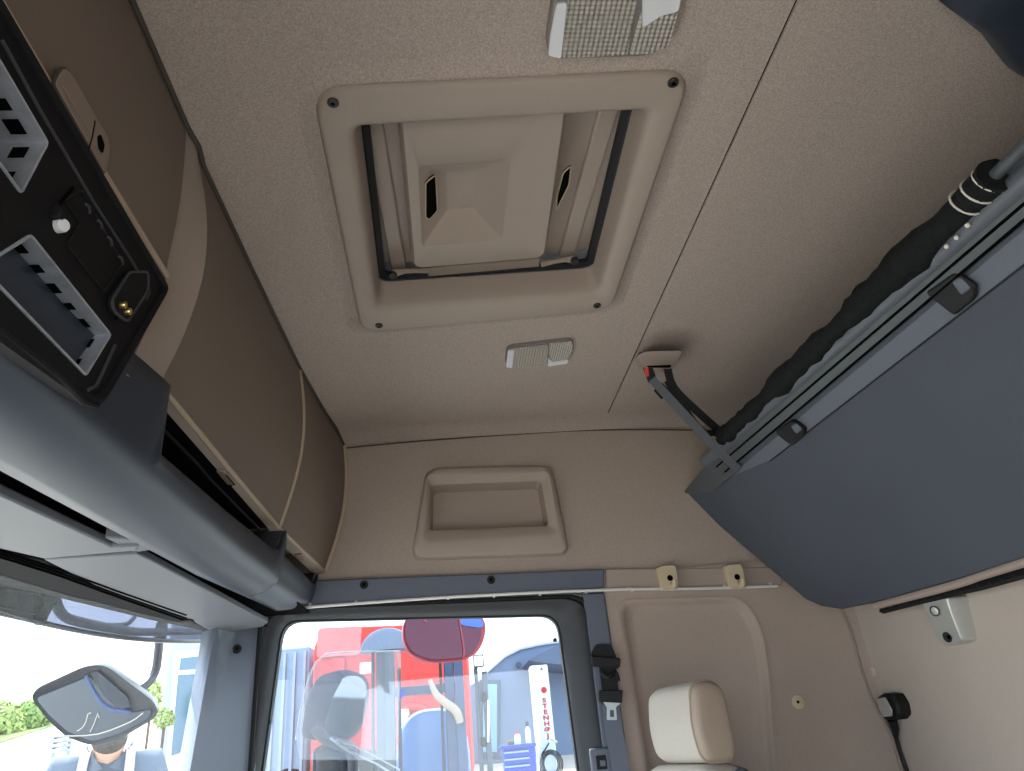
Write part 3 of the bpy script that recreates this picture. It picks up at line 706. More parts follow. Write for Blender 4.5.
ys = list(np.linspace(-0.05, 0.84, 10))+[0.862, 0.870, 0.876, 0.880, 0.884, 0.888, 0.892, 0.90]+list(np.linspace(0.95, 1.5, 10))+[1.53, 1.545, 1.553, 1.558, 1.566, 1.575, 1.585]
bm = bmesh.new(); grid(bm, [vsec(y) for y in ys]); vo = finish('valance', bm, 'greyplastic', sh, ang=60); solid(vo, 0.006, -1)
bm = bmesh.new()
zt2 = lambda y: interp([(1.55, 0.405), (1.98, 0.415), (2.01, 0.42), (2.03, 0.435), (2.05, 0.452)], y)
grid(bm, [vsec(y, -0.014-0.0*y, zt2(y)) for y in list(np.linspace(1.55, 1.98, 8))+[2.0, 2.01, 2.02, 2.03, 2.04, 2.05]]); v2 = finish('corner_valance', bm, 'greyplastic', sh, ang=60); solid(v2, 0.006, -1)
# slot interiors
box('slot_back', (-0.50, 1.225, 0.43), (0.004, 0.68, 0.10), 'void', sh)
bm = bmesh.new(); bx(bm, (-0.43, 1.225, 0.366), (0.11, 0.68, 0.004)); finish('slot_floor', bm, 'black', sh)
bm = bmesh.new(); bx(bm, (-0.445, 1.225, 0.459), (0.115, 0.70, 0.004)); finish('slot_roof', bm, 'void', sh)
bm = bmesh.new(); bx(bm, (-0.44, 1.83, 0.40), (0.09, 0.44, 0.004)); bx(bm, (-0.485, 1.83, 0.43), (0.004, 0.44, 0.08)); finish('corner_slot_lining', bm, 'black', sh)
# rib inside the long slot
tube('slot_rib', [V(-0.395, 0.90, 0.436), V(-0.392, 1.13, 0.437), V(-0.388, 1.16, 0.430), V(-0.386, 1.30, 0.430), V(-0.384, 1.50, 0.432)], 0.0025, 'bezel', sh, 6)
for y, z in ((1.555, 0.405), (2.03, 0.415)):
    x0 = -0.352 if y < 1.9 else -0.368
    prism('slot_end', [V(x0, y+0.012, z+0.042), V(x0-0.004, y-0.02, z), V(x0-0.07, y-0.06, z), V(x0-0.07, y+0.012, z+0.042)], (0, 0.006, 0), 'greyplastic', sh, bevel=0.002)

# underside: header panels toward the windscreen
UZ = 0.303
un = thing('windscreen_header', 'grey moulded header underside with long slots above the windscreen', 'header panel', (-0.55, 1.2, 0.3))
def upoly(name, pts, m, z=UZ, th=0.012, bevel=0.003, par=un, r=0): return prism(name, [uz(x, y, z) for x, y in pts], (0, 0, th), m, par, bevel=bevel, r=r)
upoly('front_panel', [(-160, 408), (0, 495), (112, 547), (140, 546), (136, 551), (44, 559), (0, 549), (-160, 505)], 'greyunder', UZ, 0.014, 0.003)
upoly('rear_panel', [(44, 560), (137, 554), (150, 560), (268, 623), (262, 627), (216, 634), (186, 618), (100, 588)], 'greyunder', UZ, 0.012, 0.002)
upoly('bridge', [(104, 538), (146, 540), (160, 549), (134, 553)], 'greyunder', UZ+0.004, 0.02, 0.003)
upoly('header_strip', [(-160, 512), (0, 553), (44, 561), (100, 589), (186, 619), (218, 634), (150, 620), (0, 584), (-160, 545)], 'greyheader', UZ+0.001, 0.012, 0.002)
for k in range(3):
    o_ = 3.0*k
    tube('blind_groove', [uz(x, y+o_, UZ-0.0005) for x, y in ((-120, 522), (0, 551), (60, 570), (120, 592), (186, 615))], 0.0022, 'void', un, 5)
box('groove_stop', uz(188, 621, UZ-0.002), (0.02, 0.03, 0.004), 'rubber', un, bevel=0.001)
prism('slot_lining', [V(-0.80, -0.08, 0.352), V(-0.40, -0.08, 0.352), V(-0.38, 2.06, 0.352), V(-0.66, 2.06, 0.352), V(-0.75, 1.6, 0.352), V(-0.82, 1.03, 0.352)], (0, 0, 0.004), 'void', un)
# shell that closes the cab above the windscreen
fs = thing('wall_front_upper', 'painted front shell above the windscreen outside', 'shell', (-0.75, 1.0, 0.3), kind='structure')
bm = bmesh.new(); grid(bm, [[V(x+0.012, y, 0.335) for y, x in [(0.0, -0.5)]+wst+[(2.08, -0.50)]], [V(x-0.02, y, 0.6) for y, x in [(0.0, -0.5)]+wst+[(2.08, -0.50)]], [V(x+0.0, y, 1.02) for y, x in [(0.0, -0.5)]+wst+[(2.08, -0.50)]]]); finish('shell', bm, 'lampwhite', fs)
sdp = plate('wall_side_outer', [V(-0.75, 2.14, -1.1), V(1.22, 2.14, -1.1), V(1.22, 2.14, 1.02), V(-0.55, 2.14, 1.02)], [[V(p.x, 2.14, p.z) for p in mid(0.9, 2.14, 0.05)]], (0, 0.004, 0), 'lampwhite'); struct(sdp, 'painted outer side skin of the cab')

# ================================================================== BLACK OVERHEAD CONSOLE
KX = -0.352
ck = thing('overhead_console', 'black overhead console with two empty metal radio slots', 'console', (-0.4, 0.5, 0.35))
def kp(x, y, X=KX): return ux(x, y, X)
def lineext(a, b, k): return (a[0]+(b[0]-a[0])*k, a[1]+(b[1]-a[1])*k)
slotB = [(29, 234), (110, 335), (85, 376), (-22, 266)]
slotA = [(-30, 12), (47, 143), (20, 194), (-70, 70)]
OUT = [kp(165, 288), kp(96, 407)]
e1 = kp(0, 338); e0 = kp(30, 30)
OUT += [OUT[1]+(e1-OUT[1])*4.2, OUT[0]+(kp(0, 8)-OUT[0])*1.7]
OUT = [V(KX, p.y, p.z) for p in OUT]
HB = [kp(*p) for p in slotB]; HA = [kp(*p) for p in slotA]
plt = plate('bezel', rnd(OUT, [0.012, 0.03, 0.01, 0.01], 5), [rnd(HA, 0.004, 2), rnd(HB, 0.004, 2)], (-0.016, 0, 0), 'bezel', ck); bev(plt, 0.002)
co = sum(OUT, Vector())/4
# raised border of the bezel
bo_ = rnd(OUT, [0.012, 0.03, 0.01, 0.01], 5)
closed_tube('bezel_rim', bo_, 0.006, 'bezel', ck)
tube('inner_line', [kp(x, y, KX+0.001) for x, y in ((2, 40), (40, 110), (96, 206), (130, 258), (150, 291), (146, 300))], 0.0018, 'bezelline', ck, 6)
tube('lower_line', [kp(x, y, KX+0.001) for x, y in ((115, 345), (96, 386), (88, 390))], 0.002, 'bezelline', ck, 6)
tube('front_edge', [kp(x, y, KX+0.004) for x, y in ((-60, 288), (0, 330), (60, 377), (84, 402), (96, 406))], 0.004, 'bezel', ck, 8)
def cage(H, name):
    root = None; c = sum(H, Vector())/4; D = V(-0.15, 0, 0)
    names = ('side_wall', 'end_wall', 'side_wall', 'end_wall')
    H2 = [c+(p-c)*0.985 for p in H]
    cg = closed_tube('cage_rim', rnd([p+V(0.001, 0, 0) for p in H2], 0.004, 2), 0.0016, 'galv', ck)
    for i in range(4):
        a, b = H2[i], H2[(i+1) % 4]
        n = (c-(a+b)/2).normalized()
        w = prism(names[i], [a, b, b+D, a+D], n*0.0012, 'galv' if i < 2 else 'void', cg, smooth=False)
        if i > 1: continue
        # punched square holes in rows
        L = (b-a).length; nn = 2 if L < 0.08 else 5
        for j in range(nn):
            for k, dx in enumerate((0.018, 0.055)):
                t = (j+0.5+0.12*k)/nn*0.94; ctr = lerp(a, b, t)+V(-dx, 0, 0)+n*0.0016; e = (b-a).normalized()
                s1, s2 = 0.006 if (j+k) % 2 else 0.008, 0.007
                prism('punched_hole', [ctr-e*s1-V(s2, 0, 0), ctr+e*s1-V(s2, 0, 0), ctr+e*s1+V(s2, 0, 0), ctr-e*s1+V(s2, 0, 0)], n*0.0006, 'void', w, smooth=False)
    prism('slot_back', [p+D*0.7 for p in H], (-0.01, 0, 0), 'void', ck, smooth=False)
cage(HB, 'b'); cage(HA, 'a')
cage2 = [kp(*p) for p in ((-40, 140), (2, 198), (-8, 222), (-60, 160))]
# pin socket with two gold contacts
sk_ = [kp(x, y, KX+0.002) for x, y in ((106, 300), (124, 272), (143, 272), (143, 290), (122, 322), (108, 312))]
so = prism('pin_socket', rnd(sk_, 0.008, 4), (0.006, 0, 0), 'bezel', ck, bevel=0.002)
closed_tube('socket_rim', rnd([p+V(0.006, 0, 0) for p in sk_], 0.008, 4), 0.0016, 'bezelline', so)
for x, y in ((120.5, 305), (125.5, 311.5)): disc('contact_pin', kp(x, y, KX+0.008), (1, 0, 0), 0.0042, 0.006, 'gold', so, 10)
disc('socket_dot', kp(115, 318, KX+0.008), (1, 0, 0), 0.002, 0.002, 'void', so, 8)
disc('knob', kp(57, 226, KX), (1, -0.5, -0.3), 0.007, 0.010, 'lampwhite', ck, 12)
bm = bmesh.new(); kk = kp(62, 218, KX+0.004); bx(bm, kk, (0.01, 0.022, 0.016)); bev(finish('knob_housing', bm, 'bezel', ck), 0.003)
for x, y in ((88, 208), (100, 224), (110, 241), (121, 260)):
    tube('moulded_rib', [kp(x-3, y-4, KX+0.001), kp(x+1, y-1, KX+0.003), kp(x+1.5, y+5, KX+0.001)], 0.0016, 'bezelline', ck, 6, 3)
fr = [kp(x, y, KX+0.001) for x, y in ((64, 200), (82, 190), (122, 262), (104, 292), (66, 244), (80, 222))]
closed_tube('moulded_outline', rnd(fr, 0.006, 3), 0.0012, 'black', ck)
tube('wire_stub', [kp(60, 203, KX), kp(67, 195, KX+0.01), kp(73, 188, KX+0.006)], 0.0018, 'void', ck, 6)
for x, y in ((-6, 172), ): pass

# ================================================================== UPPER BUNK (folded up)
bk = thing('upper_bunk', 'dark grey folded upper bunk with padded underside and front rail', 'bunk', (1.1, 1.4, 0.2))
bn = BKN.normalized()
edge = [(682, 495), (806, 600), (822, 607), (842, 610), (873, 604), (909, 594), (960, 580), (1024, 559), (1140, 524)]
top_e = [(1130, 180), (1024, 262), (780, 456), (700, 478)]
E1 = [ub(x, y) for x, y in edge]; far = ub(1140, 524)
# the tray runs on towards the driver's side, out of the picture
rail_dir = (ub(1024, 216)-ub(741, 468)).normalized()
E1 = E1[:-1]+[E1[-2]+V(0.02, -1.15, -0.01)]
T1 = ub(713, 462); T2 = T1+rail_dir*1.95
panel = rnd(E1[:1], 0)+[p for p in E1[1:]]+[T2, T1]
pp = prism('padded_panel', panel, bn*0.085, 'bunkfelt', bk, bevel=0.006)
# smooth border panel between seam and rail, slightly proud
s0, s1 = ub(770, 461, -0.003), ub(1024, 265, -0.003); s1 = s0+(s1-s0)*2.0
r0, r1 = ub(727, 478, -0.003), ub(1024, 229, -0.003); r1 = r0+(r1-r0)*1.8
mat('bunkborder', (98, 102, 112), 0.6, noise=0.04, nscale=500, spec=0.3)
prism('border_panel', [s0, s1, r1, r0], bn*0.02, 'bunkborder', bk, bevel=0.0015)
tube('border_seam', [s0-bn*0.0005, s1-bn*0.0005], 0.0018, 'black', bk, 5)
# channel rail: flat channel with two dark grooves + rounded nose
c0, c1 = ub(722, 476, -0.012), ub(1024, 222, -0.012); c1 = c0+(c1-c0)*1.8
d0, d1_ = ub(706, 466, -0.012), ub(1024, 190, -0.012); d1_ = d0+(d1_-d0)*1.8
mat('railgrey', (74, 78, 82), 0.45, noise=0.04, nscale=500, spec=0.45)
ch = prism('rail_channel', [c0, c1, d1_, d0], bn*0.05, 'railgrey', bk, bevel=0.002)
for k in (0.04, 0.55):
    tube('rail_groove', [lerp(c0, d0, k)+V(0, -0.03, 0)-bn*0.0005, lerp(c1, d1_, k)-bn*0.0005], 0.0026, 'void', ch, 5)
n0, n1 = ub(706, 461, 0.0), ub(1024, 181, 0.0); n1 = n0+(n1-n0)*1.8
tube('rail_nose', [n0, n1], 0.0185, 'bunkrail', bk, 14)
prism('rail_end', rnd([ub(682, 494, -0.004), ub(714, 455, -0.004), ub(741, 468, -0.014), ub(712, 492, -0.014)], 0.01, 3), bn*0.06, 'railgrey', bk, bevel=0.006)
# latch clips under the rail
for x, y, sx_, lab in ((955, 291, 1.25, 0), (793, 431, 0.72, 1)):
    cl = [ub(x-22*sx_, y-1*sx_, -0.004), ub(x+2*sx_, y-18*sx_, -0.004), ub(x+20*sx_, y-6*sx_, -0.004), ub(x+19*sx_, y+4*sx_, -0.004), ub(x+2*sx_, y+18*sx_, -0.004)]
    co_ = prism('rail_clip', rnd(cl, 0.008, 3), -bn*0.010, 'black', bk, bevel=0.004)
    prism('clip_button', rnd([ub(x-2*sx_, y-8*sx_, -0.014), ub(x+5*sx_, y-12*sx_, -0.014), ub(x+14*sx_, y-3*sx_, -0.014), ub(x+6*sx_, y+3*sx_, -0.014)], 0.004, 2), -bn*0.004, 'trimgrey', co_, bevel=0.002)
# pale edge cloth and black hinge profile along the lower edge
tube('edge_cloth', [ub(x, y, 0.012) for x, y in ((874, 606), (909, 597), (960, 583), (1024, 562))]+[ub(1024, 562, 0.012)+V(0.02, -1.1, -0.01)], 0.009, 'padcloth', bk, 8, 3)
hs = [ub(x, y, 0.03) for x, y in ((882, 609), (912, 601), (960, 589), (1024, 572))]+[ub(1024, 572, 0.03)+V(0.0, -0.9, 0)]
ribbon('hinge_profile', hs, (0.5, 0, 1), 0.020, 0.012, 'rubber', bk, 3)
for i in range(14):
    q = lerp(hs[0], hs[3], (i+0.5)/14)-V(0.008, 0, 0.004); disc('rivet', q, (-1, -0.3, -0.6), 0.003, 0.002, 'screw', bk, 8)

# rolled safety net lying on the front rail
nt_ = thing('rolled_net', 'black rolled-up safety net lashed along the bunk front rail', 'safety net', (0.74, 1.2, 0.66))
a, b = ub(722, 439, -0.01), ub(996, 174, -0.01)
path, rad = [], []
N = 46
for i in range(N+1):
    t = i/N; p_ = lerp(a, b, t)+Vector((random.uniform(-1, 1), 0, random.uniform(-1, 1)))*0.0022
    path.append(p_); rad.append((0.0215+0.006*t+0.003*math.sin(t*40)+0.0035*math.sin(t*17+1)+random.uniform(-.0015, .0015))*(0.9 if t > 0.03 else 0.6))
bm = bmesh.new(); tube_bm(bm, path, rad, 16); 
for v in bm.verts: v.co += Vector((random.uniform(-1, 1), random.uniform(-1, 1), random.uniform(-1, 1)))*0.0016
finish('net_roll', bm, 'netcloth', nt_, ang=70)
b2 = b+(b-a).normalized()*0.5
tube('net_rod', [lerp(a, b, 0.98), b2], 0.009, 'railgrey', nt_, 10)
sd = (b-a).normalized()
for i, (x, y) in enumerate(((994, 183), (984, 196), (977, 211), (968, 225), (957, 237), (947, 246))):
    c = ub(x, y, -0.02); u, w = frame_axes(sd); rr = 0.020 if i < 3 else 0.007
    # lashing loops round the roll
    cc = lerp(a, b, (ub(x, y, -0.01)-a).dot(sd)/(b-a).length)
    if i < 3:
        tube('lashing', [cc+(u*math.cos(t)+w*math.sin(t))*0.0232+sd*0.004*math.sin(t) for t in np.linspace(0, 2*PI, 20)], 0.0016, 'cordwhite', nt_, 6)
    else: disc('eyelet', c, -bn, 0.0035, 0.003, 'cordwhite', nt_, 10)

# ceiling anchor and straps that hold the bunk up
an = thing('strap_anchor', 'tan plastic strap anchor housing fixed to the headliner', 'anchor', (0.58, 1.62, CEIL))
L = [uz(x, y, CEIL) for x, y in ((634, 360), (641, 351), (682, 350), (678, 362), (668, 372), (638, 368))]
Lb = [uz(x, y, CEIL-0.045) for x, y in ((637, 356), (645, 351.5), (682, 350.5), (679, 358), (673, 369), (642, 367))]
bm = bmesh.new(); rings(bm, [rnd(L, 0.01, 3), rnd([lerp(p, q, 0.7) for p, q in zip(L, Lb)], 0.01, 3), rnd(Lb, 0.01, 3)], True, True); finish('anchor_housing', bm, 'tanplastic', an)
prism('anchor_mouth', rnd([uz(x, y, CEIL-0.0455) for x, y in ((646, 366), (672, 365), (670, 368), (648, 367.5))], 0.006, 3), (0, 0, 0.004), 'void', an, smooth=False)
ss = thing('bunk_strap', 'grey and black webbing strap from ceiling anchor to bunk rail', 'strap', (0.65, 1.7, 0.7))
A = uz(650, 368, CEIL-0.038); Bq = ub(738, 470, -0.03)
side = RT
ribbon('grey_webbing', [at(652, 379, lerp(A.dot(FW), Bq.dot(FW), 0.15)-0.05), at(682, 412, lerp(A.dot(FW), Bq.dot(FW), 0.45)-0.07), at(713, 445, lerp(A.dot(FW), Bq.dot(FW), 0.75)-0.05), at(738, 470, Bq.dot(FW)-0.012)], RT*0.75+UP*0.65, 0.021, 0.003, 'webgrey', ss)
dA = A.dot(FW); dB = Bq.dot(FW)
ribbon('black_webbing', [at(667, 366, dA), at(674, 388, dA-0.01), at(698, 412, dA-0.02), at(716, 428, dB+0.02), at(722, 434, dB+0.02)], RT*0.7+UP*0.7, 0.020, 0.003, 'webblack', ss)
ribbon('webbing_loop', [at(668, 380, dA-0.02), at(682, 405, dA-0.03), at(694, 424, dA-0.03), at(706, 434, dA-0.03), at(716, 432, dA-0.01), at(722, 438, dB)], RT*0.7+UP*0.7, 0.022, 0.003, 'webblack', ss)
bk_ = at(650, 374, dA-0.005)
bm = bmesh.new(); Rm = Matrix((RT, -FW, UP)).transposed(); bx(bm, bk_, (0.022, 0.02, 0.045), Rm @ Matrix.Rotation(math.radians(-20), 3, 'Y')); buc = bev(finish('buckle', bm, 'black', ss), 0.004)
prism('release_button', rnd([at(644.5, 367, dA-0.018), at(648, 366, dA-0.018), at(649, 376, dA-0.018), at(646, 377, dA-0.018)], 0.002, 2), FW*0.006, 'redbutton', buc)
bm = bmesh.new(); bx(bm, at(662, 391, dA-0.05), (0.030, 0.008, 0.03), Rm @ Matrix.Rotation(math.radians(-42), 3, 'Y')); bev(finish('strap_slider', bm, 'webblack', ss), 0.002)

# ================================================================== REAR WALL FITTINGS
br = thing('bunk_bracket', 'silver metal bunk hinge bracket bolted to the rear wall', 'bracket', (RX, 1.6, 0.1))
def bq(x, y, X): return ux(x, y, X)
faceL = [bq(921, 601, RX-0.05), bq(946, 597, RX-0.05), bq(952, 615, RX-0.045), bq(962, 641, RX-0.035), bq(958, 644, RX-0.033), bq(943, 646, RX-0.033), bq(937, 640, RX-0.036), bq(929, 620, RX-0.043)]
bm = bmesh.new(); cF = sum(faceL, Vector())/len(faceL); FL = rnd(faceL, 0.006, 3)
rings(bm, [[V(RX+0.002, p.y, p.z) for p in FL], [p+V(0.004, 0, 0) for p in FL], [cF+(p-cF)*0.94 for p in FL]], True, True); bf = finish('bracket_arm', bm, 'silver', br)
bolt = disc('bolt_recess', bq(935, 611, RX-0.048), (-1, -0.2, -0.2), 0.0115, 0.004, 'screw', bf, 16); disc('bolt_head', bq(935, 611, RX-0.053), (-1, -0.2, -0.2), 0.009, 0.002, 'silver', bf, 14)
disc('bolt_recess', bq(948, 637, RX-0.036), (-1, -0.2, -0.2), 0.0115, 0.004, 'screw', bf, 16); disc('bolt_socket', bq(949, 637, RX-0.041), (-1, -0.2, -0.2), 0.006, 0.001, 'void', bf, 6)
prism('top_flange', rnd([bq(905, 594, RX-0.06), bq(938, 585, RX-0.06), bq(950, 597, RX-0.05), bq(921, 602, RX-0.05)], 0.004, 2), (0.02, 0, 0.004), 'silver', br, bevel=0.002)

sp = thing('power_plug', 'black and silver plug with black cable in the rear wall socket', 'plug', (RX, 1.95, -0.05))
c = ux(890, 707, RX-0.012)
bm = bmesh.new()
pb = [ux(x, y, RX-0.028) for x, y in ((878, 697), (884, 693), (893, 694), (899, 704), (901, 715), (897, 720), (886, 720), (880, 712))]
PB = rnd(pb, 0.006, 3); cPB = sum(PB, Vector())/len(PB)
rings(bm, [[V(RX+0.001, cPB.y+(p.y-cPB.y)*1.0, p.z) for p in PB], PB, [cPB+(p-cPB)*0.85-V(0.006, 0, 0) for p in PB]], True, True); finish('plug_body', bm, 'black', sp)
fc = [ux(x, y, RX-0.037) for x, y in ((878, 699), (886, 697), (893, 710), (893, 716), (884, 717), (880, 709))]
prism('plug_face', rnd(fc, 0.004, 3), (-0.004, 0, 0), 'silver', sp, bevel=0.002)
tube('strain_relief', [ux(892, 720, RX-0.025), ux(895, 728, RX-0.02), ux(896, 737, RX-0.012)], [0.012, 0.010, 0.006], 'black', sp, 10)
tube('cable', [ux(896, 736, RX-0.012), ux(899, 748, RX-0.010), ux(903, 760, RX-0.008), ux(908, 775, RX-0.007), ux(914, 800, RX-0.007), ux(917, 840, RX-0.007)], 0.0052, 'black', sp, 8, 3)

# dark grey rear shelf at the top corner, driver's side
rs = thing('rear_shelf', 'dark grey moulded shelf corner at the ceiling above the camera', 'shelf', (1.0, 0.4, 0.7))
ol = [uz(x, y, CEIL-0.001) for x, y in ((934, -6), (958, 12), (978, 28), (992, 47), (1002, 60), (1014, 68), (1060, 84))]
ol = [ol[0]+V(-0.06, -0.35, 0)]+ol+[V(1.14, 0.66, CEIL-0.001), V(1.14, 0.0, CEIL-0.001)]
bm = bmesh.new(); co2 = sum(ol, Vector())/len(ol)
rings(bm, [ol, [p+V(0, 0, -0.006) for p in ol], [co2+(p-co2)*0.98+V(0, 0, -0.02) for p in ol], [co2+(p-co2)*0.86+V(0, 0, -0.05) for p in ol], [co2+(p-co2)*0.6+V(0, 0, -0.065) for p in ol]], True, True)
finish('shelf_shell', bm, 'greyplastic', rs, ang=50)

# ================================================================== OUTSIDE: mirrors and visor on the truck
def ms(p, q): return (Vector(p)-Vector(q)).length
vis = thing('sun_visor', 'smoked translucent exterior sun visor across the windscreen top', 'sun visor', (-0.8, 1.2, 0.3))
lowp = [(-120, 590, -0.86), (0, 613, -0.82), (60, 627, -0.785), (110, 636, -0.75), (165, 641, -0.71), (218, 641, -0.665)]
Lr = [ux(x, y, X) for x, y, X in lowp]; Ur = [p+V(0.04, 0, 0.16) for p in Lr]
bm = bmesh.new(); grid(bm, [Ur, [lerp(a, b, 0.5)+V(-0.012, 0, 0) for a, b in zip(Ur, Lr)], Lr]); vo_ = finish('visor_sheet', bm, 'smoked', vis); solid(vo_, 0.004, 0)
tube('visor_edge', Lr, 0.0055, 'mirrorshell', vis, 8, 3)
dk = [ux(x, y, -0.80) for x, y in ((-120, 540), (0, 570), (58, 585), (60, 598), (54, 606), (46, 622), (40, 626), (32, 621), (0, 611), (-120, 586))]
prism('dark_flap', rnd(dk, 0.006, 2), (-0.006, 0, 0), 'visor_dark', vis, bevel=0.001)
ir = [ux(x, y, -0.796) for x, y in ((-40, 590), (8, 588), (40, 594), (44, 604), (36, 614), (6, 608))]
closed_tube('flap_outline', rnd(ir, 0.01, 3), 0.002, 'rubber', vis)

fm = thing('front_mirror', 'dark kerb mirror on a bent arm in front of the windscreen', 'mirror', (-0.95, 1.8, 0.1))
MX = -0.90
tube('arm', [ux(x, y, -0.84) for x, y in ((55, 598), (62, 614), (80, 622), (128, 631), (160, 632), (214, 631))], 0.011, 'mirrorshell', fm, 10, 4)
tube('arm_brace', [ux(x, y, -0.845) for x, y in ((70, 617), (88, 624), (122, 625), (132, 620), (137, 612))], 0.006, 'mirrorshell', fm, 8, 4)
disc('arm_clamp', ux(160, 640, -0.845), (0, 0, 1), 0.017, 0.05, 'mirrorshell', fm, 14)
tube('drop_arm', [ux(160, 630, -0.85), ux(158, 655, -0.86), ux(155, 672, -0.87), ux(146, 685, -0.88), ux(132, 693, MX), ux(125, 697, MX)], 0.0125, 'mirrorshell', fm, 10, 4)
mo = [(32, 696), (38, 687), (88, 664), (106, 664), (154, 700), (159, 711), (154, 718), (120, 738), (92, 745), (66, 735), (46, 716)]
# mirror shell: outline in a plane facing down and towards the driver
mc = ux(95, 703, MX); mnrm = Vector((0.25, -1.0, -0.45)).normalized()
def mpt(x, y, off=0.0): d = ray(x, y); return d*((mc.dot(mnrm)+off)/d.dot(mnrm))
ML = rnd([mpt(x, y) for x, y in mo], 0.025, 4); mcc = sum(ML, Vector())/len(ML)
bm = bmesh.new(); rings(bm, [[mcc+(p-mcc)*0.94+mnrm*0.004 for p in ML], [p+mnrm*0.008 for p in ML], ML, [mcc+(p-mcc)*0.97-mnrm*0.03 for p in ML], [mcc+(p-mcc)*0.75-mnrm*0.065 for p in ML], [mcc+(p-mcc)*0.3-mnrm*0.08 for p in ML]], True, True)
finish('mirror_shell', bm, 'mirrorshell', fm, ang=50)
gl_ = [(36, 698), (90, 676), (110, 700), (130, 713), (152, 709), (150, 717), (118, 734), (92, 741), (68, 731), (50, 715)]
gl1 = prism('mirror_glass', rnd([mpt(x, y, 0.006) for x, y in gl_], 0.012, 3), mnrm*0.003, 'mirrordark', fm)
prism('wide_glass', rnd([mpt(x, y, 0.007) for x, y in ((90, 672), (98, 671), (128, 697), (131, 707), (118, 708), (104, 696))], 0.008, 3), mnrm*0.003, 'mirrorglass', fm)
mat('bluetrim', (70, 96, 150), 0.4)
tube('glass_divider', [mpt(x, y, 0.011) for x, y in ((86, 676), (96, 695), (108, 708), (130, 712))], 0.004, 'bluetrim', fm, 6, 3)
tube('reflector_line', [mpt(x, y, 0.011) for x, y in ((66, 736), (98, 734), (130, 722), (143, 713))], 0.0016, 'cordwhite', gl1, 5, 3)
for pts in (((77, 731), (82, 728), (86, 722), (88, 714), (91, 713)), ((90, 732), (94, 724), (98, 713), (99, 718))):
    tube('scratch', [mpt(x, y, 0.0105) for x, y in pts], 0.0012, 'cordwhite', gl1, 5, 2)

def wing(name, label, outline, gl, depth, bulge, m, gm='mirrorglass', nrm=None):
    c = at(*[sum(p[i] for p in outline)/len(outline) for i in (0, 1)], depth); n = Vector(nrm or (0.3, -1, 0.05)).normalized()
    P = lambda x, y, o=0.0: ray(x, y)*((c.dot(n)+o)/ray(x, y).dot(n))
    t = thing(name, label, 'mirror', tuple(c)); L = rnd([P(*p) for p in outline], 0.03, 4); cc = sum(L, Vector())/len(L)
    bm = bmesh.new(); rings(bm, [[cc+(p-cc)*0.95+n*0.003 for p in L], [p+n*0.006 for p in L], [cc+(p-cc)*0.98-n*bulge*0.5 for p in L], [cc+(p-cc)*0.7-n*bulge for p in L]], True, True); finish('mirror_shell', bm, m, t, ang=50)
    prism('mirror_glass', rnd([P(x, y, 0.006) for x, y in gl], 0.02, 4), n*0.003, gm, t)
    return t, P
sm, SP = wing('side_mirror', 'large dark side mirror outside the passenger window', [(301, 738), (306, 700), (318, 676), (345, 669), (366, 676), (370, 690), (362, 728), (350, 741), (322, 741)], [(324, 728), (330, 702), (344, 676), (360, 676), (367, 686), (361, 722), (350, 738), (335, 736)], 2.62, 0.10, 'navyshell')
tube('mirror_arm', [SP(314, 727, 0.02), SP(324, 738, 0.02), SP(342, 745, 0.02), SP(352, 752, 0.0), SP(354, 790, 0.0)], 0.020, 'mirrorshell', sm, 10, 4)
prism('arm_cover', rnd([SP(312, 726, 0.03), SP(318, 724, 0.03), SP(334, 740, 0.03), SP(328, 748, 0.03), SP(315, 738, 0.03)], 0.01, 3), (0.0, 0.03, 0), 'mirrorshell', sm, bevel=0.004)
wm, WP = wing('wide_mirror', 'blue framed lower wide-angle mirror at the bottom of the window', [(312, 800), (313, 750), (322, 744), (344, 746), (354, 756), (357, 800)], [(316, 800), (316, 752), (324, 746), (342, 749), (348, 760), (350, 800)], 2.6, 0.06, 'navyshell')
mat('mirrortint', (92, 62, 76), 0.1, 1.0)
mat('bluepaint', (42, 92, 190), 0.3, coat=0.5)
mat('redframe', (150, 48, 62), 0.4)
km, KP = wing('kerb_mirror', 'rounded tinted mirror hanging over the top of the passenger window', [(403, 622), (412, 612), (474, 610), (486, 622), (484, 640), (476, 655), (462, 661), (430, 663), (410, 656), (402, 640)], [(405, 622), (414, 613), (472, 612), (482, 622), (480, 640), (472, 653), (460, 658), (431, 660), (412, 653), (405, 640)], 2.55, 0.05, 'redframe', 'mirrortint')
prism('blue_corner', rnd([KP(459, 612, 0.011), KP(476, 612, 0.011), KP(485, 625, 0.011), KP(480, 628, 0.011), KP(461, 625, 0.011)], 0.01, 3), (0, -0.002, 0), 'bluepaint', km)
tube('mirror_stem', [KP(425, 622, 0.012), KP(425, 606, 0.012), KP(425, 580, 0.012)], 0.006, 'redframe', km)
tube('inner_rim', [KP(458, 612, 0.012), KP(461, 630, 0.012), KP(464, 650, 0.012), KP(463, 658, 0.012)], 0.003, 'redframe', km, 6, 3)

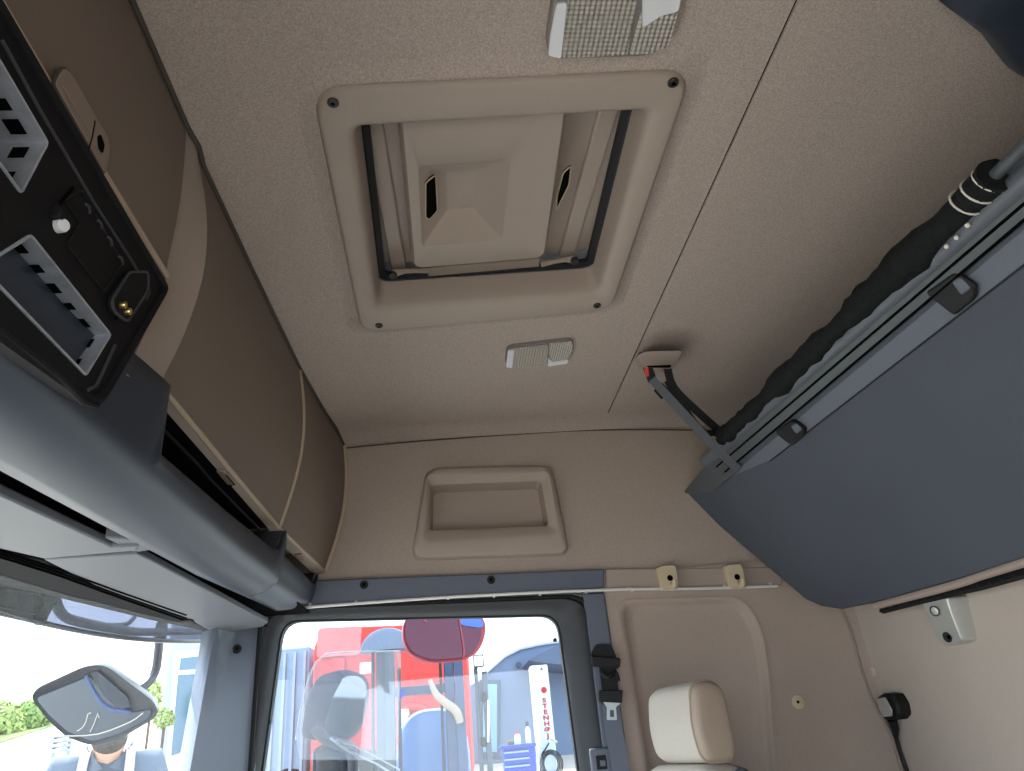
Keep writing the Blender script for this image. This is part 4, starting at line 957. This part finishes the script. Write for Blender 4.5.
wd = thing('wind_deflector', 'clear acrylic wind deflector with bright edges beside the side mirror', 'wind deflector', tuple(uy(330, 700, 2.19)))
de = [uy(x, y, 2.19) for x, y in ((296, 740), (300, 712), (309, 676), (316, 662), (326, 654), (345, 652), (400, 651), (400, 668), (398, 760), (300, 760))]
dvo = prism('deflector_sheet', de, (0, 0.004, 0), 'acrylic', wd, smooth=False)
tube('bright_edge', [p+V(0, -0.002, 0) for p in de[:7]], 0.0022, 'acrylic_edge', wd, 6)
tube('bright_edge', [de[6]+V(0, -0.002, 0), de[7]+V(0, -0.002, 0)], 0.0026, 'acrylic_edge', wd, 6)
tube('lower_edge', [uy(x, y, 2.185) for x, y in ((330, 738), (350, 752), (375, 763), (392, 774))], 0.003, 'acrylic_edge', wd, 6, 3)
tube('lower_edge', [uy(x, y, 2.185) for x, y in ((336, 740), (362, 750), (400, 770))], 0.002, 'acrylic_edge', wd, 6, 3)

# ================================================================== OUTSIDE: the yard
SLOPE, G0 = 0.105, -1.72
def gz(y): return G0+SLOPE*min(y, 60)+0.075*max(0, min(y, 60)-7)
mat('concrete', (186, 180, 170), 0.9, noise=0.06, nscale=30, cloud=(0.15, 0.8))
mat('grass', (150, 158, 104), 0.95, noise=0.3, nscale=4)
bm = bmesh.new(); xs = np.linspace(-80, 60, 29); yy = [-40, -10, 0, 5, 7, 10, 15, 20, 30, 45, 60, 120]
grid(bm, [[V(x, y, gz(y)) for x in xs] for y in yy]); gr = finish('ground', bm, 'concrete'); struct(gr, 'bright pale concrete yard around the truck')
def slope_strip(name, x0, x1, y0, y1, m, dz=0.012):
    bm = bmesh.new(); grid(bm, [[V(x, y, gz(y)+dz) for x in (x0, x1)] for y in (y0, y1)]); o = finish(name, bm, m); solid(o, 0.01, -1); return o
ga = slope_strip('lawn', -40, -9.2, 13.2, 30, 'grass'); tag(ga, 'strip of sunlit green lawn in front of the hedge', 'lawn', kind='stuff')

def leaf_blob(name, label, cat, c, rx, rz, n, cols, group=None, trunk=True, size=0.05, parent_bottom=None):
    t = thing(name, label, cat, (c.x, c.y, gz(c.y)), group)
    bm = bmesh.new()
    for i in range(n):
        d = Vector((random.gauss(0, 1), random.gauss(0, 1), random.gauss(0, 1))).normalized(); k = random.uniform(0.75, 1.0)*(1+0.12*math.sin(5*d.x+3*d.z))
        p = c+Vector((d.x*rx*k, d.y*rx*k, d.z*rz*k)); u = Vector((random.gauss(0, 1), random.gauss(0, 1), random.gauss(0, 1))).normalized(); w = u.cross(d+u*0.3).normalized()
        s = size*random.uniform(0.6, 1.3)
        vs = [bm.verts.new(p+q) for q in (u*s, w*s*0.5, -u*s, -w*s*0.5)]; bm.faces.new(vs)
    f = finish('foliage', bm, cols, t, smooth=False)
    if trunk:
        tube('stem', [V(c.x, c.y, gz(c.y)-0.02), V(c.x, c.y, c.z)], 0.04*rx+0.01, 'bark', t)
    return t
mat('bark', (90, 72, 55), 0.9); mat('leafgreen', (112, 140, 66), 0.7, noise=0.25, nscale=3); mat('leafpale', (146, 164, 92), 0.7, noise=0.2, nscale=3); mat('leafdark', (96, 124, 66), 0.7, noise=0.3, nscale=3)
for x, y, dpt, r, m, lb in ((-34, 712, 16, 0.62, 'leafgreen', 'green hedge bush in the yard, partly outside the picture at left'), (4, 716, 16, 0.5, 'leafpale', 'pale green hedge bush at the left edge of the picture'), (30, 716, 16.5, 0.45, 'leafgreen', 'bright green hedge bush touching the left edge of the front mirror'), (56, 712, 17.5, 0.5, 'leafpale', 'pale green hedge bush half behind the front mirror')):
    c = at(x, y, dpt); c.z = gz(c.y)+r*0.55; leaf_blob('hedge_bush', lb, 'bush', c, r, r*0.75, 1400, m, 'hedge bushes beyond the yard', trunk=False, size=0.07)
leaf_blob('topiary_bush', 'round clipped yellow-green bush by the white house door', 'bush', at(165, 718, 6.6), 0.095, 0.09, 900, 'leafpale', size=0.014)
c = at(152, 698, 7.4); leaf_blob('young_tree', 'small leafy sapling behind the drop arm of the front mirror', 'tree', c, 0.10, 0.18, 300, 'leafpale', size=0.03)
cr_ = at(58, 741, 8.0); ct_ = thing('slatted_crate', 'grey slatted crate standing on the yard under the front mirror', 'crate', (cr_.x, cr_.y, gz(cr_.y)))
mat('crategrey', (150, 158, 160), 0.7)
zb = cr_.z-0.10
for k in range(4): box('slat', (cr_.x, cr_.y, zb+0.05*k), (0.20, 0.2, 0.035), 'crategrey', ct_, bevel=0.004)
for dx in (-0.08, 0.08): box('post', (cr_.x+dx, cr_.y+0.11, (zb+0.2+gz(cr_.y))/2), (0.03, 0.03, zb+0.2-gz(cr_.y)), 'crategrey', ct_)

# white house seen through the windscreen
mat('render_white', (150, 162, 178), 0.85, noise=0.03, nscale=20); mat('winblue', (58, 90, 110), 0.15, spec=0.8); mat('framewhite', (196, 206, 216), 0.5); mat('framegrey', (62, 74, 90), 0.5)
HY = 9.0
def hq(x, y, o=0.0): return uy(x, y, HY-o)
wh = thing('white_house', 'white rendered house with a tall glazed door beyond the windscreen', 'building', (hq(190, 771).x, HY, gz(HY)))
x0, x1 = hq(163, 700).x, hq(224, 700).x; ztop_ = hq(175, 600).z
box('wall', ((x0+x1)/2, HY+1.0, (ztop_+gz(HY))/2), (x1-x0, 2.0, ztop_-gz(HY)), 'render_white', wh)
def pane(name, pts, m, o, par, th=0.03): return prism(name, [hq(x, y, o) for x, y in pts], (0, th, 0), m, par, smooth=False)
dfm = pane('door_frame', ((174, 651), (218, 648), (206, 790), (164, 790)), 'framewhite', 0.05, wh)
pane('top_light', ((181, 658), (211, 655), (209, 668), (179, 670)), 'winblue', 0.07, dfm)
pane('door_glass', ((178, 675), (194, 674), (186, 750), (171, 756)), 'winblue', 0.07, dfm)
box('door_bell', hq(197, 695, 0.10), (0.06, 0.05, 0.09), 'framegrey', wh, bevel=0.01)
pane('door_leaf', ((196, 673), (210, 671), (204, 790), (186, 790)), 'framewhite', 0.09, wh)

# grey workshop building through the side window
mat('render_blue', (104, 122, 148), 0.85, noise=0.03, nscale=10); mat('roof_edge', (70, 86, 110), 0.6); mat('bluewin', (104, 152, 190), 0.12, spec=0.8); mat('baseblock', (86, 100, 116), 0.85)
BY = 11.0
def gq(x, y, o=0.0): return uy(x, y, BY-o)
wk = thing('workshop', 'grey-blue workshop building with a sloping roof line beyond the side window', 'building', (gq(540, 771).x, BY, gz(BY)))
pr = [gq(478, 681), gq(488, 670), gq(504, 656), gq(520, 648), gq(545, 643), gq(640, 630)]
gb = gz(BY)
prism('wall', [V(pr[0].x-0.6, BY, gb)]+[V(pr[0].x-0.6, BY, pr[0].z-0.25)]+pr+[V(pr[-1].x, BY, gb)], (0, 3, 0), 'render_blue', wk, smooth=False)
tube('roof_trim', [p+V(0, -0.02, 0) for p in pr], 0.03, 'framewhite', wk, 6)
def wpane(name, pts, m, o, par, th=0.03): return prism(name, [gq(x, y, o) for x, y in pts], (0, th, 0), m, par, smooth=False)
f_ = wpane('door_frame', ((480, 680), (501, 680), (500, 757), (480, 757)), 'framegrey', 0.05, wk)
wpane('door_glass', ((483, 684), (497, 684), (497, 752), (483, 752)), 'bluewin', 0.07, f_)
for k in range(3):
    for j in range(3): box('base_block', gq(485+j*9.5, 762+k*5, 0.06), (0.135, 0.05, 0.06), 'baseblock', wk, bevel=0.006)
disc('wall_lamp', gq(518.5, 665, 0.02), (0, -1, 0), 0.04, 0.06, 'framegrey', wk, 12)
cano = prism('canopy', [gq(529, 660, 1.2), gq(537, 655, 1.2), gq(568, 640, 1.2), gq(600, 650, 1.2), gq(600, 668, 1.2), gq(536, 662, 1.2)], (0, 1.2, 0), 'roof_edge', wk, smooth=False)

# vehicle lift column
LY = 6.8
def lq(x, y, o=0.0): return uy(x, y, LY-o)
lc = thing('lift_column', 'white vehicle lift column with red vertical lettering', 'lift column', (lq(542, 771).x, LY, gz(LY)))
mat('liftwhite', (186, 195, 204), 0.4, coat=0.3); mat('redprint', (168, 18, 28), 0.5)
xa, xb_ = lq(533.5, 700).x, lq(551, 700).x; zt_ = lq(541, 665).z
box('column', ((xa+xb_)/2, LY+0.1, (zt_+gz(LY))/2), (xb_-xa, 0.2, zt_-gz(LY)), 'liftwhite', lc, bevel=0.01)
box('column_flange', (xa+0.012, LY-0.008, (zt_+gz(LY))/2), (0.024, 0.03, zt_-gz(LY)-0.02), 'liftwhite', lc, bevel=0.003)
disc('red_dot', lq(544, 690, 0.002), (0, -1, 0), 0.026, 0.003, 'redprint', lc, 18)
disc('top_bolt', lq(541.5, 669, 0.0), (0, -1, 0), 0.01, 0.008, 'framegrey', lc, 8)
def letters(txt, c, size, m, parent, step):
    for i, ch in enumerate(txt):
        cu = bpy.data.curves.new('letter', 'FONT'); cu.body = ch; cu.size = size; cu.align_x = 'CENTER'; cu.extrude = 0.0015; cu.offset = 0.0017
        tmp = bpy.data.objects.new('tmp', cu); dg = bpy.context.evaluated_depsgraph_get()
        COL.objects.link(tmp); dg.update(); me = bpy.data.meshes.new_from_object(tmp.evaluated_get(dg)); COL.objects.unlink(tmp); bpy.data.objects.remove(tmp)
        me.transform(Matrix.Translation(c+V(0.0005*i, 0, -step*i)) @ Matrix.Rotation(PI/2, 4, 'X') @ Matrix.Diagonal((1.4, 1, 1, 1)))
        me.materials.clear(); me.materials.append(MATS[m]); o = bpy.data.objects.new('letter', me); COL.objects.link(o); attach(o, parent)
letters('STENHØJ', lq(544.5, 702.3, 0.003), 0.050, 'redprint', lc, 0.0465)
tube('hose', [lq(549, 743, 0.02), lq(545, 750, 0.03), lq(541, 758, 0.03), lq(540, 790, 0.03)], 0.006, 'black', lc, 6, 4)
cc_ = lq(551, 764, 0.06)
for k in range(4): tube('cable_coil', [cc_+V(math.cos(t)*(0.06+0.012*k), -0.01*k, math.sin(t)*(0.075+0.01*k)) for t in np.linspace(0, 2*PI, 22)], 0.005, 'black', lc, 6)
tube('lock_lever', [lq(551, 739, 0.02), lq(557, 742, 0.06)], 0.008, 'hooktan', lc, 6)

# blue tool cabinet with bottles on it
tc_ = thing('tool_cabinet', 'blue tool cabinet with drawers beside the white lift column', 'tool cabinet', (lq(520, 771).x, LY-0.2, gz(LY)))
mat('cabblue', (10, 50, 160), 0.6, spec=0.2); mat('drawergrey', (120, 150, 190), 0.35, 0.4)
TY = LY-0.35
def tq(x, y, o=0.0): return uy(x, y, TY-o)
ta, tb = tq(505, 760), tq(536, 760); tz = tq(520, 747).z; tg_ = gz(TY)
box('body', ((ta.x+tb.x)/2, TY+0.15, (tz+tg_)/2), (tb.x-ta.x, 0.3, tz-tg_), 'cabblue', tc_, bevel=0.01)
box('top_tray', ((ta.x+tb.x)/2-0.01, TY+0.14, tz+0.008), (tb.x-ta.x+0.04, 0.36, 0.025), 'cabblue', tc_, bevel=0.006)
for k in range(5):
    zz = tz-0.045-0.05*k; d_ = box('drawer', ((ta.x+tb.x)/2-0.03, TY-0.008, zz), (0.20, 0.02, 0.042), 'cabblue', tc_, bevel=0.003)
    box('drawer_handle', ((ta.x+tb.x)/2-0.03, TY-0.024, zz+0.012), (0.20, 0.014, 0.012), 'drawergrey', d_, bevel=0.002)
def bottle(name, label, c, r, h, mb, mc):
    t = thing(name, label, 'bottle', tuple(c), 'bottles on the tool cabinet'); bm = bmesh.new()
    n = 12; Lp = lambda rr, z: [c+V(rr*math.cos(2*PI*k/n), rr*math.sin(2*PI*k/n), z) for k in range(n)]
    rings(bm, [Lp(r, 0), Lp(r, h*0.6), Lp(r*0.5, h*0.75), Lp(r*0.4, h*0.8)], True, True); finish('bottle_body', bm, mb, t)
    bm = bmesh.new(); rings(bm, [Lp(r*0.6, h*0.78), Lp(r*0.55, h)], True, True); finish('cap', bm, mc, t)
bz = tz+0.021
bottle('spray_bottle', 'white bottle with a red cap on the blue tool cabinet', V(tq(519, 745).x, TY+0.1, bz), 0.026, 0.10, 'liftwhite', 'redprint')
bottle('oil_bottle', 'dark slim bottle with a pale label on the blue tool cabinet', V(tq(530, 745).x, TY+0.1, bz), 0.022, 0.16, 'liftwhite', 'black')
rt_ = tube('rag_roll', [V(tq(508, 745).x, TY+0.04, bz+0.018), V(tq(514, 744).x, TY+0.05, bz+0.018)], 0.018, 'bark', None, 8, 3); tag(rt_, 'brown rolled rag lying on the blue tool cabinet', 'rag')

# red lorry parked alongside
RY = 8.0
def rq(x, y, o=0.0): return uy(x, y, RY-o)
mat('lorryred', (190, 42, 34), 0.5, coat=0.1); mat('lorrydark', (60, 70, 92), 0.25); mat('chrome', (225, 230, 236), 0.12, 1.0); mat('trailer', (128, 146, 170), 0.5, noise=0.05, nscale=4); mat('lorryred_washed', (210, 108, 108), 0.4, coat=0.3)
rl = thing('red_lorry', 'red lorry cab parked beyond the side window', 'lorry', (rq(390, 771).x, RY, gz(RY)))
xa, xb_ = rq(312, 680).x, rq(470, 680).x; zt_ = rq(400, 626).z; zb_ = gz(RY)+0.5
body = rnd([V(xa, RY, zb_), V(xb_, RY, zb_), V(xb_, RY, zt_-0.15), V(xb_-0.25, RY, zt_), V(xa+0.12, RY, zt_+0.05), V(xa, RY, zt_-0.1)], 0.12, 5)
bm = bmesh.new(); rings(bm, [[V(p.x, RY+2.2, p.z) for p in body], [V(p.x, RY+0.05, p.z) for p in body], shrink([V(p.x, RY, p.z) for p in body], 0.97)], True, True); finish('cab_body', bm, 'lorryred', rl)
def rpane(name, pts, m, o=0.02, th=0.03): return bev(prism(name, rnd([rq(x, y, o) for x, y in pts], 0.04, 3), (0, th, 0), m, rl), 0.006)
rpane('upper_panel', ((318, 628), (362, 626), (360, 655), (316, 658)), 'lorryred_washed'); rpane('upper_panel', ((404, 626), (444, 626), (442, 648), (402, 650)), 'lorryred_washed')  # red paint washed out to pink; the sunlit haze is in the colour
rpane('side_locker', ((410, 676), (442, 675), (442, 694), (410, 694)), 'lorryred', 0.05)
rpane('stripe', ((320, 660), (345, 657), (344, 676), (318, 682)), 'lorryred', 0.05)
rpane('cab_window', ((446, 640), (462, 640), (462, 668), (446, 668)), 'lorrydark')
tube('wheel_arch', [rq(396, 713, 0.06), rq(410, 707, 0.06), rq(424, 709, 0.06), rq(436, 722, 0.06), rq(440, 745, 0.06)], 0.04, 'lorryred', rl, 8, 4)
for k in range(3):
    disc('chrome_filter', rq(404, 716-0*k+k*7, 0.12), (0, 0, 1), 0.065-0.01*(k % 2), 0.06, 'chrome', rl, 14)
for dx in (0.5, 1.15):
    wc = V(xa+dx, RY+0.1, gz(RY)+0.42); wv = disc('wheel', wc, (0, -1, 0), 0.42, 0.2, 'black', rl, 24); disc('hub', wc+V(0, -0.2, 0), (0, -1, 0), 0.2, 0.03, 'chrome', wv, 16)
# pale trailer behind the front mirror side
tl = thing('pale_trailer', 'pale blue box trailer at the front edge of the side window', 'trailer', (rq(290, 771).x, RY+0.6, gz(RY)))
t0, t1 = rq(258, 690, -0.6).x, rq(309, 690, -0.6).x; tz_ = rq(290, 640).z
box('box_body', ((t0+t1)/2, RY+1.8, (tz_+gz(RY)+0.6)/2), (t1-t0, 2.4, tz_-gz(RY)-0.6), 'trailer', tl, bevel=0.02)
for k in range(5): box('side_rib', (lerp(t0, t1, (k+0.5)/5), RY+0.585, (tz_+gz(RY)+0.6)/2), (0.03, 0.03, tz_-gz(RY)-0.7), 'render_white', tl)
for dx in (0.1, 0.35): disc('wheel', V(t0+dx, RY+0.75, gz(RY)+0.38), (0, -1, 0), 0.36, 0.2, 'black', tl, 20)

# lift truck with mast, hose and cab post in front of the lorry
MY = 4.6
def fq(x, y, o=0.0): return uy(x, y, MY-o)
lt = thing('lift_truck', 'grey lift truck with mast uprights and a lamp post outside the window', 'lift truck', (fq(420, 771).x, MY, gz(MY)))
mat('mastgrey', (64, 70, 80), 0.5, 0.3); mat('mastblue', (54, 68, 98), 0.45, 0.2); mat('hosebeige', (150, 134, 118), 0.6); mat('reflectionblue', (78, 114, 168), 0.25); mat('lampglow', (235, 240, 245), 0.3)
def upright(xp, ypt, w, m, name='mast_upright', o=0.0):
    a = fq(xp, ypt, o); g = gz(MY); return box(name, (a.x, a.y, (a.z+g)/2), (w, 0.08, a.z-g), m, lt, bevel=0.004)
u1 = upright(381, 642, 0.050, 'mastgrey'); upright(389.5, 640, 0.055, 'mastgrey', o=0.03); upright(399, 668, 0.016, 'black', 'chain', 0.05)
u2 = upright(447.5, 640, 0.058, 'mastblue'); upright(457, 640, 0.052, 'mastblue', o=0.02)
upright(373, 650, 0.012, 'black', 'chain', 0.03); upright(440, 662, 0.016, 'black', 'chain', 0.04)
upright(475.5, 668, 0.022, 'mastgrey', 'cab_post'); upright(484, 672, 0.03, 'mastgrey', 'cab_post', 0.02)
# rounded guard at the top of the first mast
dm = fq(386, 650, 0.06); bm = bmesh.new(); n = 16
prof_ = [V(0.155*math.cos(t), 0, 0.13*math.sin(t)) for t in np.linspace(0, PI, n)]
mat('guardgrey', (100, 110, 132), 0.4)
bm = bmesh.new(); rings(bm, [[dm+p*k+V(0, o, 0) for p in prof_] for k, o in ((0.75, -0.03), (0.95, -0.01), (1.0, 0.03), (1.0, 0.14))], True, True); finish('mast_guard', bm, 'guardgrey', lt)
box('cross_bar', fq(420, 690, -0.08), (0.5, 0.04, 0.05), 'mastblue', lt, bevel=0.004)
box('mast_mirror', fq(366, 668, 0.05), (0.07, 0.02, 0.06), 'lampglow', lt, bevel=0.006)
tube('hose', [fq(430, 680, 0.1), fq(436, 694, 0.1), fq(446, 703, 0.1), fq(456, 711, 0.1), fq(460, 722, 0.08)], [0.014, 0.02, 0.024, 0.026, 0.022], 'hosebeige', lt, 10, 4)
wl_ = box('work_lamp', fq(478.5, 661, 0.06), (0.062, 0.05, 0.07), 'mastgrey', lt, bevel=0.008); box('lamp_lens', fq(478.5, 661, 0.09), (0.05, 0.012, 0.056), 'lampglow', wl_, bevel=0.006)
for yv in (697, 742): 
    hg = box('hinge', fq(484, yv, 0.06), (0.035, 0.03, 0.05), 'black', lt, bevel=0.008)
tube('grab_rail', [fq(488, 700, 0.09), fq(488.5, 720, 0.09), fq(488, 742, 0.09)], 0.006, 'chrome', lt)
# rounded pale-blue shell, added as a solid stand-in for a bluish reflection
hcn = fq(434, 775, -0.25); bm = bmesh.new(); prof_ = [V(0.22*math.copysign(abs(math.cos(t))**0.7, math.cos(t)), 0, 0.36*math.sin(t)**0.7 if math.sin(t) > 0 else 0) for t in np.linspace(0, PI, 18)]
rings(bm, [[hcn+p*k+V(0, o, 0) for p in prof_] for k, o in ((0.8, -0.05), (0.96, -0.03), (1.0, 0.0), (1.0, 0.4))], True, True); finish('reflection_shell', bm, 'reflectionblue', lt)
box('counterweight', (fq(430, 771).x, MY+0.4, gz(MY)+0.45), (0.8, 0.7, 0.8), 'mastgrey', lt, bevel=0.05)
box('blue_flag', fq(400, 694, 0.06), (0.05, 0.01, 0.05), 'cabblue', lt, R=Matrix.Rotation(PI/4, 3, 'Y'))

# ================================================================== THE MAN IN FRONT OF THE TRUCK
chin = at(108, 753, 2.95)
fdir = Vector((-chin.x*0.9, -chin.y, 0)).normalized(); rdir = Vector((fdir.y, -fdir.x, 0)) * -1   # rdir: his left-to-right in the picture
HEI = 1.78; feet = V(chin.x, chin.y, chin.z-1.455)-fdir*0.12
pm = thing('person', 'man in a grey polo shirt with pale braces standing in front of the windscreen', 'person', tuple(feet))
mat('skin', (214, 172, 150), 0.55); mat('polo', (92, 104, 120), 0.85, noise=0.06, nscale=200); mat('trousers', (70, 78, 92), 0.85); mat('braces', (176, 166, 172), 0.7); mat('beard', (70, 64, 62), 0.9, noise=0.4, nscale=150); mat('shoes', (40, 38, 36), 0.6); mat('eyewhite', (235, 232, 228), 0.3); mat('lips', (180, 116, 106), 0.5)
def B(r, f, z): return feet+rdir*r+fdir*f+V(0, 0, z)
def skinned(name, pts, edges, rad, m, parent, sub=2):
    me = bpy.data.meshes.new(name); me.from_pydata([tuple(p) for p in pts], edges, []); o = bpy.data.objects.new(name, me); COL.objects.link(o)
    o.modifiers.new('skin', 'SKIN'); sv = me.skin_vertices[0].data
    for i, r in enumerate(rad): sv[i].radius = (r, r) if not isinstance(r, tuple) else r
    sv[0].use_root = True
    sd_ = o.modifiers.new('sub', 'SUBSURF'); sd_.levels = sub; sd_.render_levels = sub
    o.modifiers['skin'].use_smooth_shade = True
    me.materials.append(MATS[m]); attach(o, parent); return o
J = dict(pel=(0, 0, .95), spi=(0, .0, 1.12), che=(0, .0, 1.30), nec=(0, .01, 1.42), nk2=(0, .05, 1.455), hd=(0, .11, 1.53), hd2=(0, .09, 1.61), cr=(0, .08, 1.66),
         shl=(-.17, 0, 1.40), ell=(-.23, -.02, 1.13), wrl=(-.22, .10, .90), shr=(.17, 0, 1.40), elr=(.23, -.02, 1.13), wrr=(.22, .10, .90),
         hil=(-.10, 0, .90), knl=(-.11, .02, .50), anl=(-.12, -.02, .09), tol=(-.13, .12, .04), hir=(.10, 0, .90), knr=(.11, .02, .50), anr=(.12, -.02, .09), tor=(.13, .12, .04))
RD = dict(pel=.13, spi=.125, che=.145, nec=.06, nk2=.055, hd=.082, hd2=.085, cr=.055, shl=.066, ell=.045, wrl=.032, shr=.066, elr=.045, wrr=.032, hil=.085, knl=.058, anl=.042, tol=.035, hir=.085, knr=.058, anr=.042, tor=.035)
ED = [('pel', 'spi'), ('spi', 'che'), ('che', 'nec'), ('nec', 'nk2'), ('nk2', 'hd'), ('hd', 'hd2'), ('hd2', 'cr'), ('che', 'shl'), ('shl', 'ell'), ('ell', 'wrl'), ('che', 'shr'), ('shr', 'elr'), ('elr', 'wrr'), ('pel', 'hil'), ('hil', 'knl'), ('knl', 'anl'), ('anl', 'tol'), ('pel', 'hir'), ('hir', 'knr'), ('knr', 'anr'), ('anr', 'tor')]
# hands: palm plus five unequal fingers rooted in the palm
for s_, w in ((-1, 'wrl'), (1, 'wrr')):
    wx, wf, wz = J[w]; J[w+'p'] = (wx, wf+.03, wz-.075); RD[w+'p'] = .028; ED.append((w, w+'p'))
    for k, (ln, off) in enumerate(((.072, -.027), (.082, -.009), (.077, .009), (.060, .026))):
        a_ = w+'f%d' % k; J[a_] = (wx+off*0.6, wf+.03+off*0.8, wz-.10); J[a_+'m'] = (wx+off*0.7-s_*.006, wf+.042+off*0.8, wz-.10-ln*0.55); J[a_+'t'] = (wx+off*0.7-s_*.02, wf+.04+off*0.8, wz-.10-ln)
        RD[a_] = .011; RD[a_+'m'] = .009; RD[a_+'t'] = .007; ED += [(w+'p', a_), (a_, a_+'m'), (a_+'m', a_+'t')]
    a_ = w+'th'; J[a_] = (wx-s_*.01, wf+.06, wz-.06); J[a_+'t'] = (wx-s_*.02, wf+.082, wz-.10); RD[a_] = .012; RD[a_+'t'] = .009; ED += [(w+'p', a_), (a_, a_+'t')]
names = list(J); idx = {n_: i for i, n_ in enumerate(names)}
body_ = skinned('body', [B(*J[n_]) for n_ in names], [(idx[a], idx[b]) for a, b in ED], [RD[n_] for n_ in names], 'skin', pm, 1)
def garment(name, js, grow, m, extra=()):
    ii = {n_: i for i, n_ in enumerate(js)}; pts = [B(*J[n_]) for n_ in js]; rad = [RD[n_]+grow for n_ in js]
    return skinned(name, pts, [(ii[a], ii[b]) for a, b in ED if a in ii and b in ii], rad, m, pm)
J['slv'] = (-.215, -.015, 1.19); RD['slv'] = .055; J['srv'] = (.215, -.015, 1.19); RD['srv'] = .055; ED += [('shl', 'slv'), ('shr', 'srv')]
J['nkb'] = (0, -.01, 1.445); RD['nkb'] = .062; ED.append(('che', 'nkb'))
shirt = garment('polo_shirt', ['spi', 'pel', 'che', 'nkb', 'shl', 'slv', 'shr', 'srv'], 0.018, 'polo')
garment('trousers', ['pel', 'hil', 'knl', 'anl', 'hir', 'knr', 'anr'], 0.02, 'trousers')
for w in ('l', 'r'): garment('shoe', ['an'+w, 'to'+w], 0.012, 'shoes')
# braces over the shoulders and open collar
for s_ in (-1, 1):
    ribbon('brace', [B(s_*.075, .155, 1.0), B(s_*.085, .172, 1.2), B(s_*.088, .175, 1.30), B(s_*.085, .12, 1.42), B(s_*.08, .05, 1.475), B(s_*.07, -.08, 1.44), B(s_*.04, -.16, 1.25)], rdir, 0.036, 0.004, 'braces', pm)
    prism('collar', [B(s_*.012, .105, 1.40), B(s_*.075, .07, 1.475), B(s_*.085, .01, 1.50), B(s_*.095, .075, 1.42), B(s_*.065, .12, 1.385)], fdir*0.008, 'polo', pm)
hd_c = B(0, 0.110, 1.555)
bm = bmesh.new(); bmesh.ops.create_uvsphere(bm, u_segments=20, v_segments=12, radius=1.0)
def squash(bm, c, sr, sf, sz):
    for v in bm.verts: v.co = c+rdir*(v.co.x*sr)+fdir*(v.co.y*sf)+V(0, 0, v.co.z*sz)
squash(bm, B(0, 0.145, 1.502), .066, .058, .052)
finish('beard', bm, 'beard', pm)
bm = bmesh.new(); bmesh.ops.create_uvsphere(bm, u_segments=20, v_segments=12, radius=1.0); squash(bm, B(0, 0.080, 1.645), .092, .105, .062); finish('hair', bm, 'beard', pm)
bm = bmesh.new(); bmesh.ops.create_uvsphere(bm, u_segments=10, v_segments=8, radius=1.0); squash(bm, B(0, 0.208, 1.562), .014, .02, .026); finish('nose', bm, 'skin', pm)
for s_ in (-1, 1):
    bm = bmesh.new(); bmesh.ops.create_uvsphere(bm, u_segments=10, v_segments=8, radius=1.0); squash(bm, B(s_*.033, 0.185, 1.595), .013, .01, .009); e_ = finish('eye', bm, 'eyewhite', pm); disc('iris', B(s_*.033, 0.194, 1.595), fdir, .005, .002, 'black', e_, 10)
    bm = bmesh.new(); bmesh.ops.create_uvsphere(bm, u_segments=10, v_segments=8, radius=1.0); squash(bm, B(s_*.090, 0.090, 1.570), .012, .022, .032); finish('ear', bm, 'skin', pm)
tube('mouth', [B(-.022, 0.197, 1.520), B(0, 0.204, 1.518), B(.022, 0.197, 1.520)], .006, 'lips', pm, 8, 3)
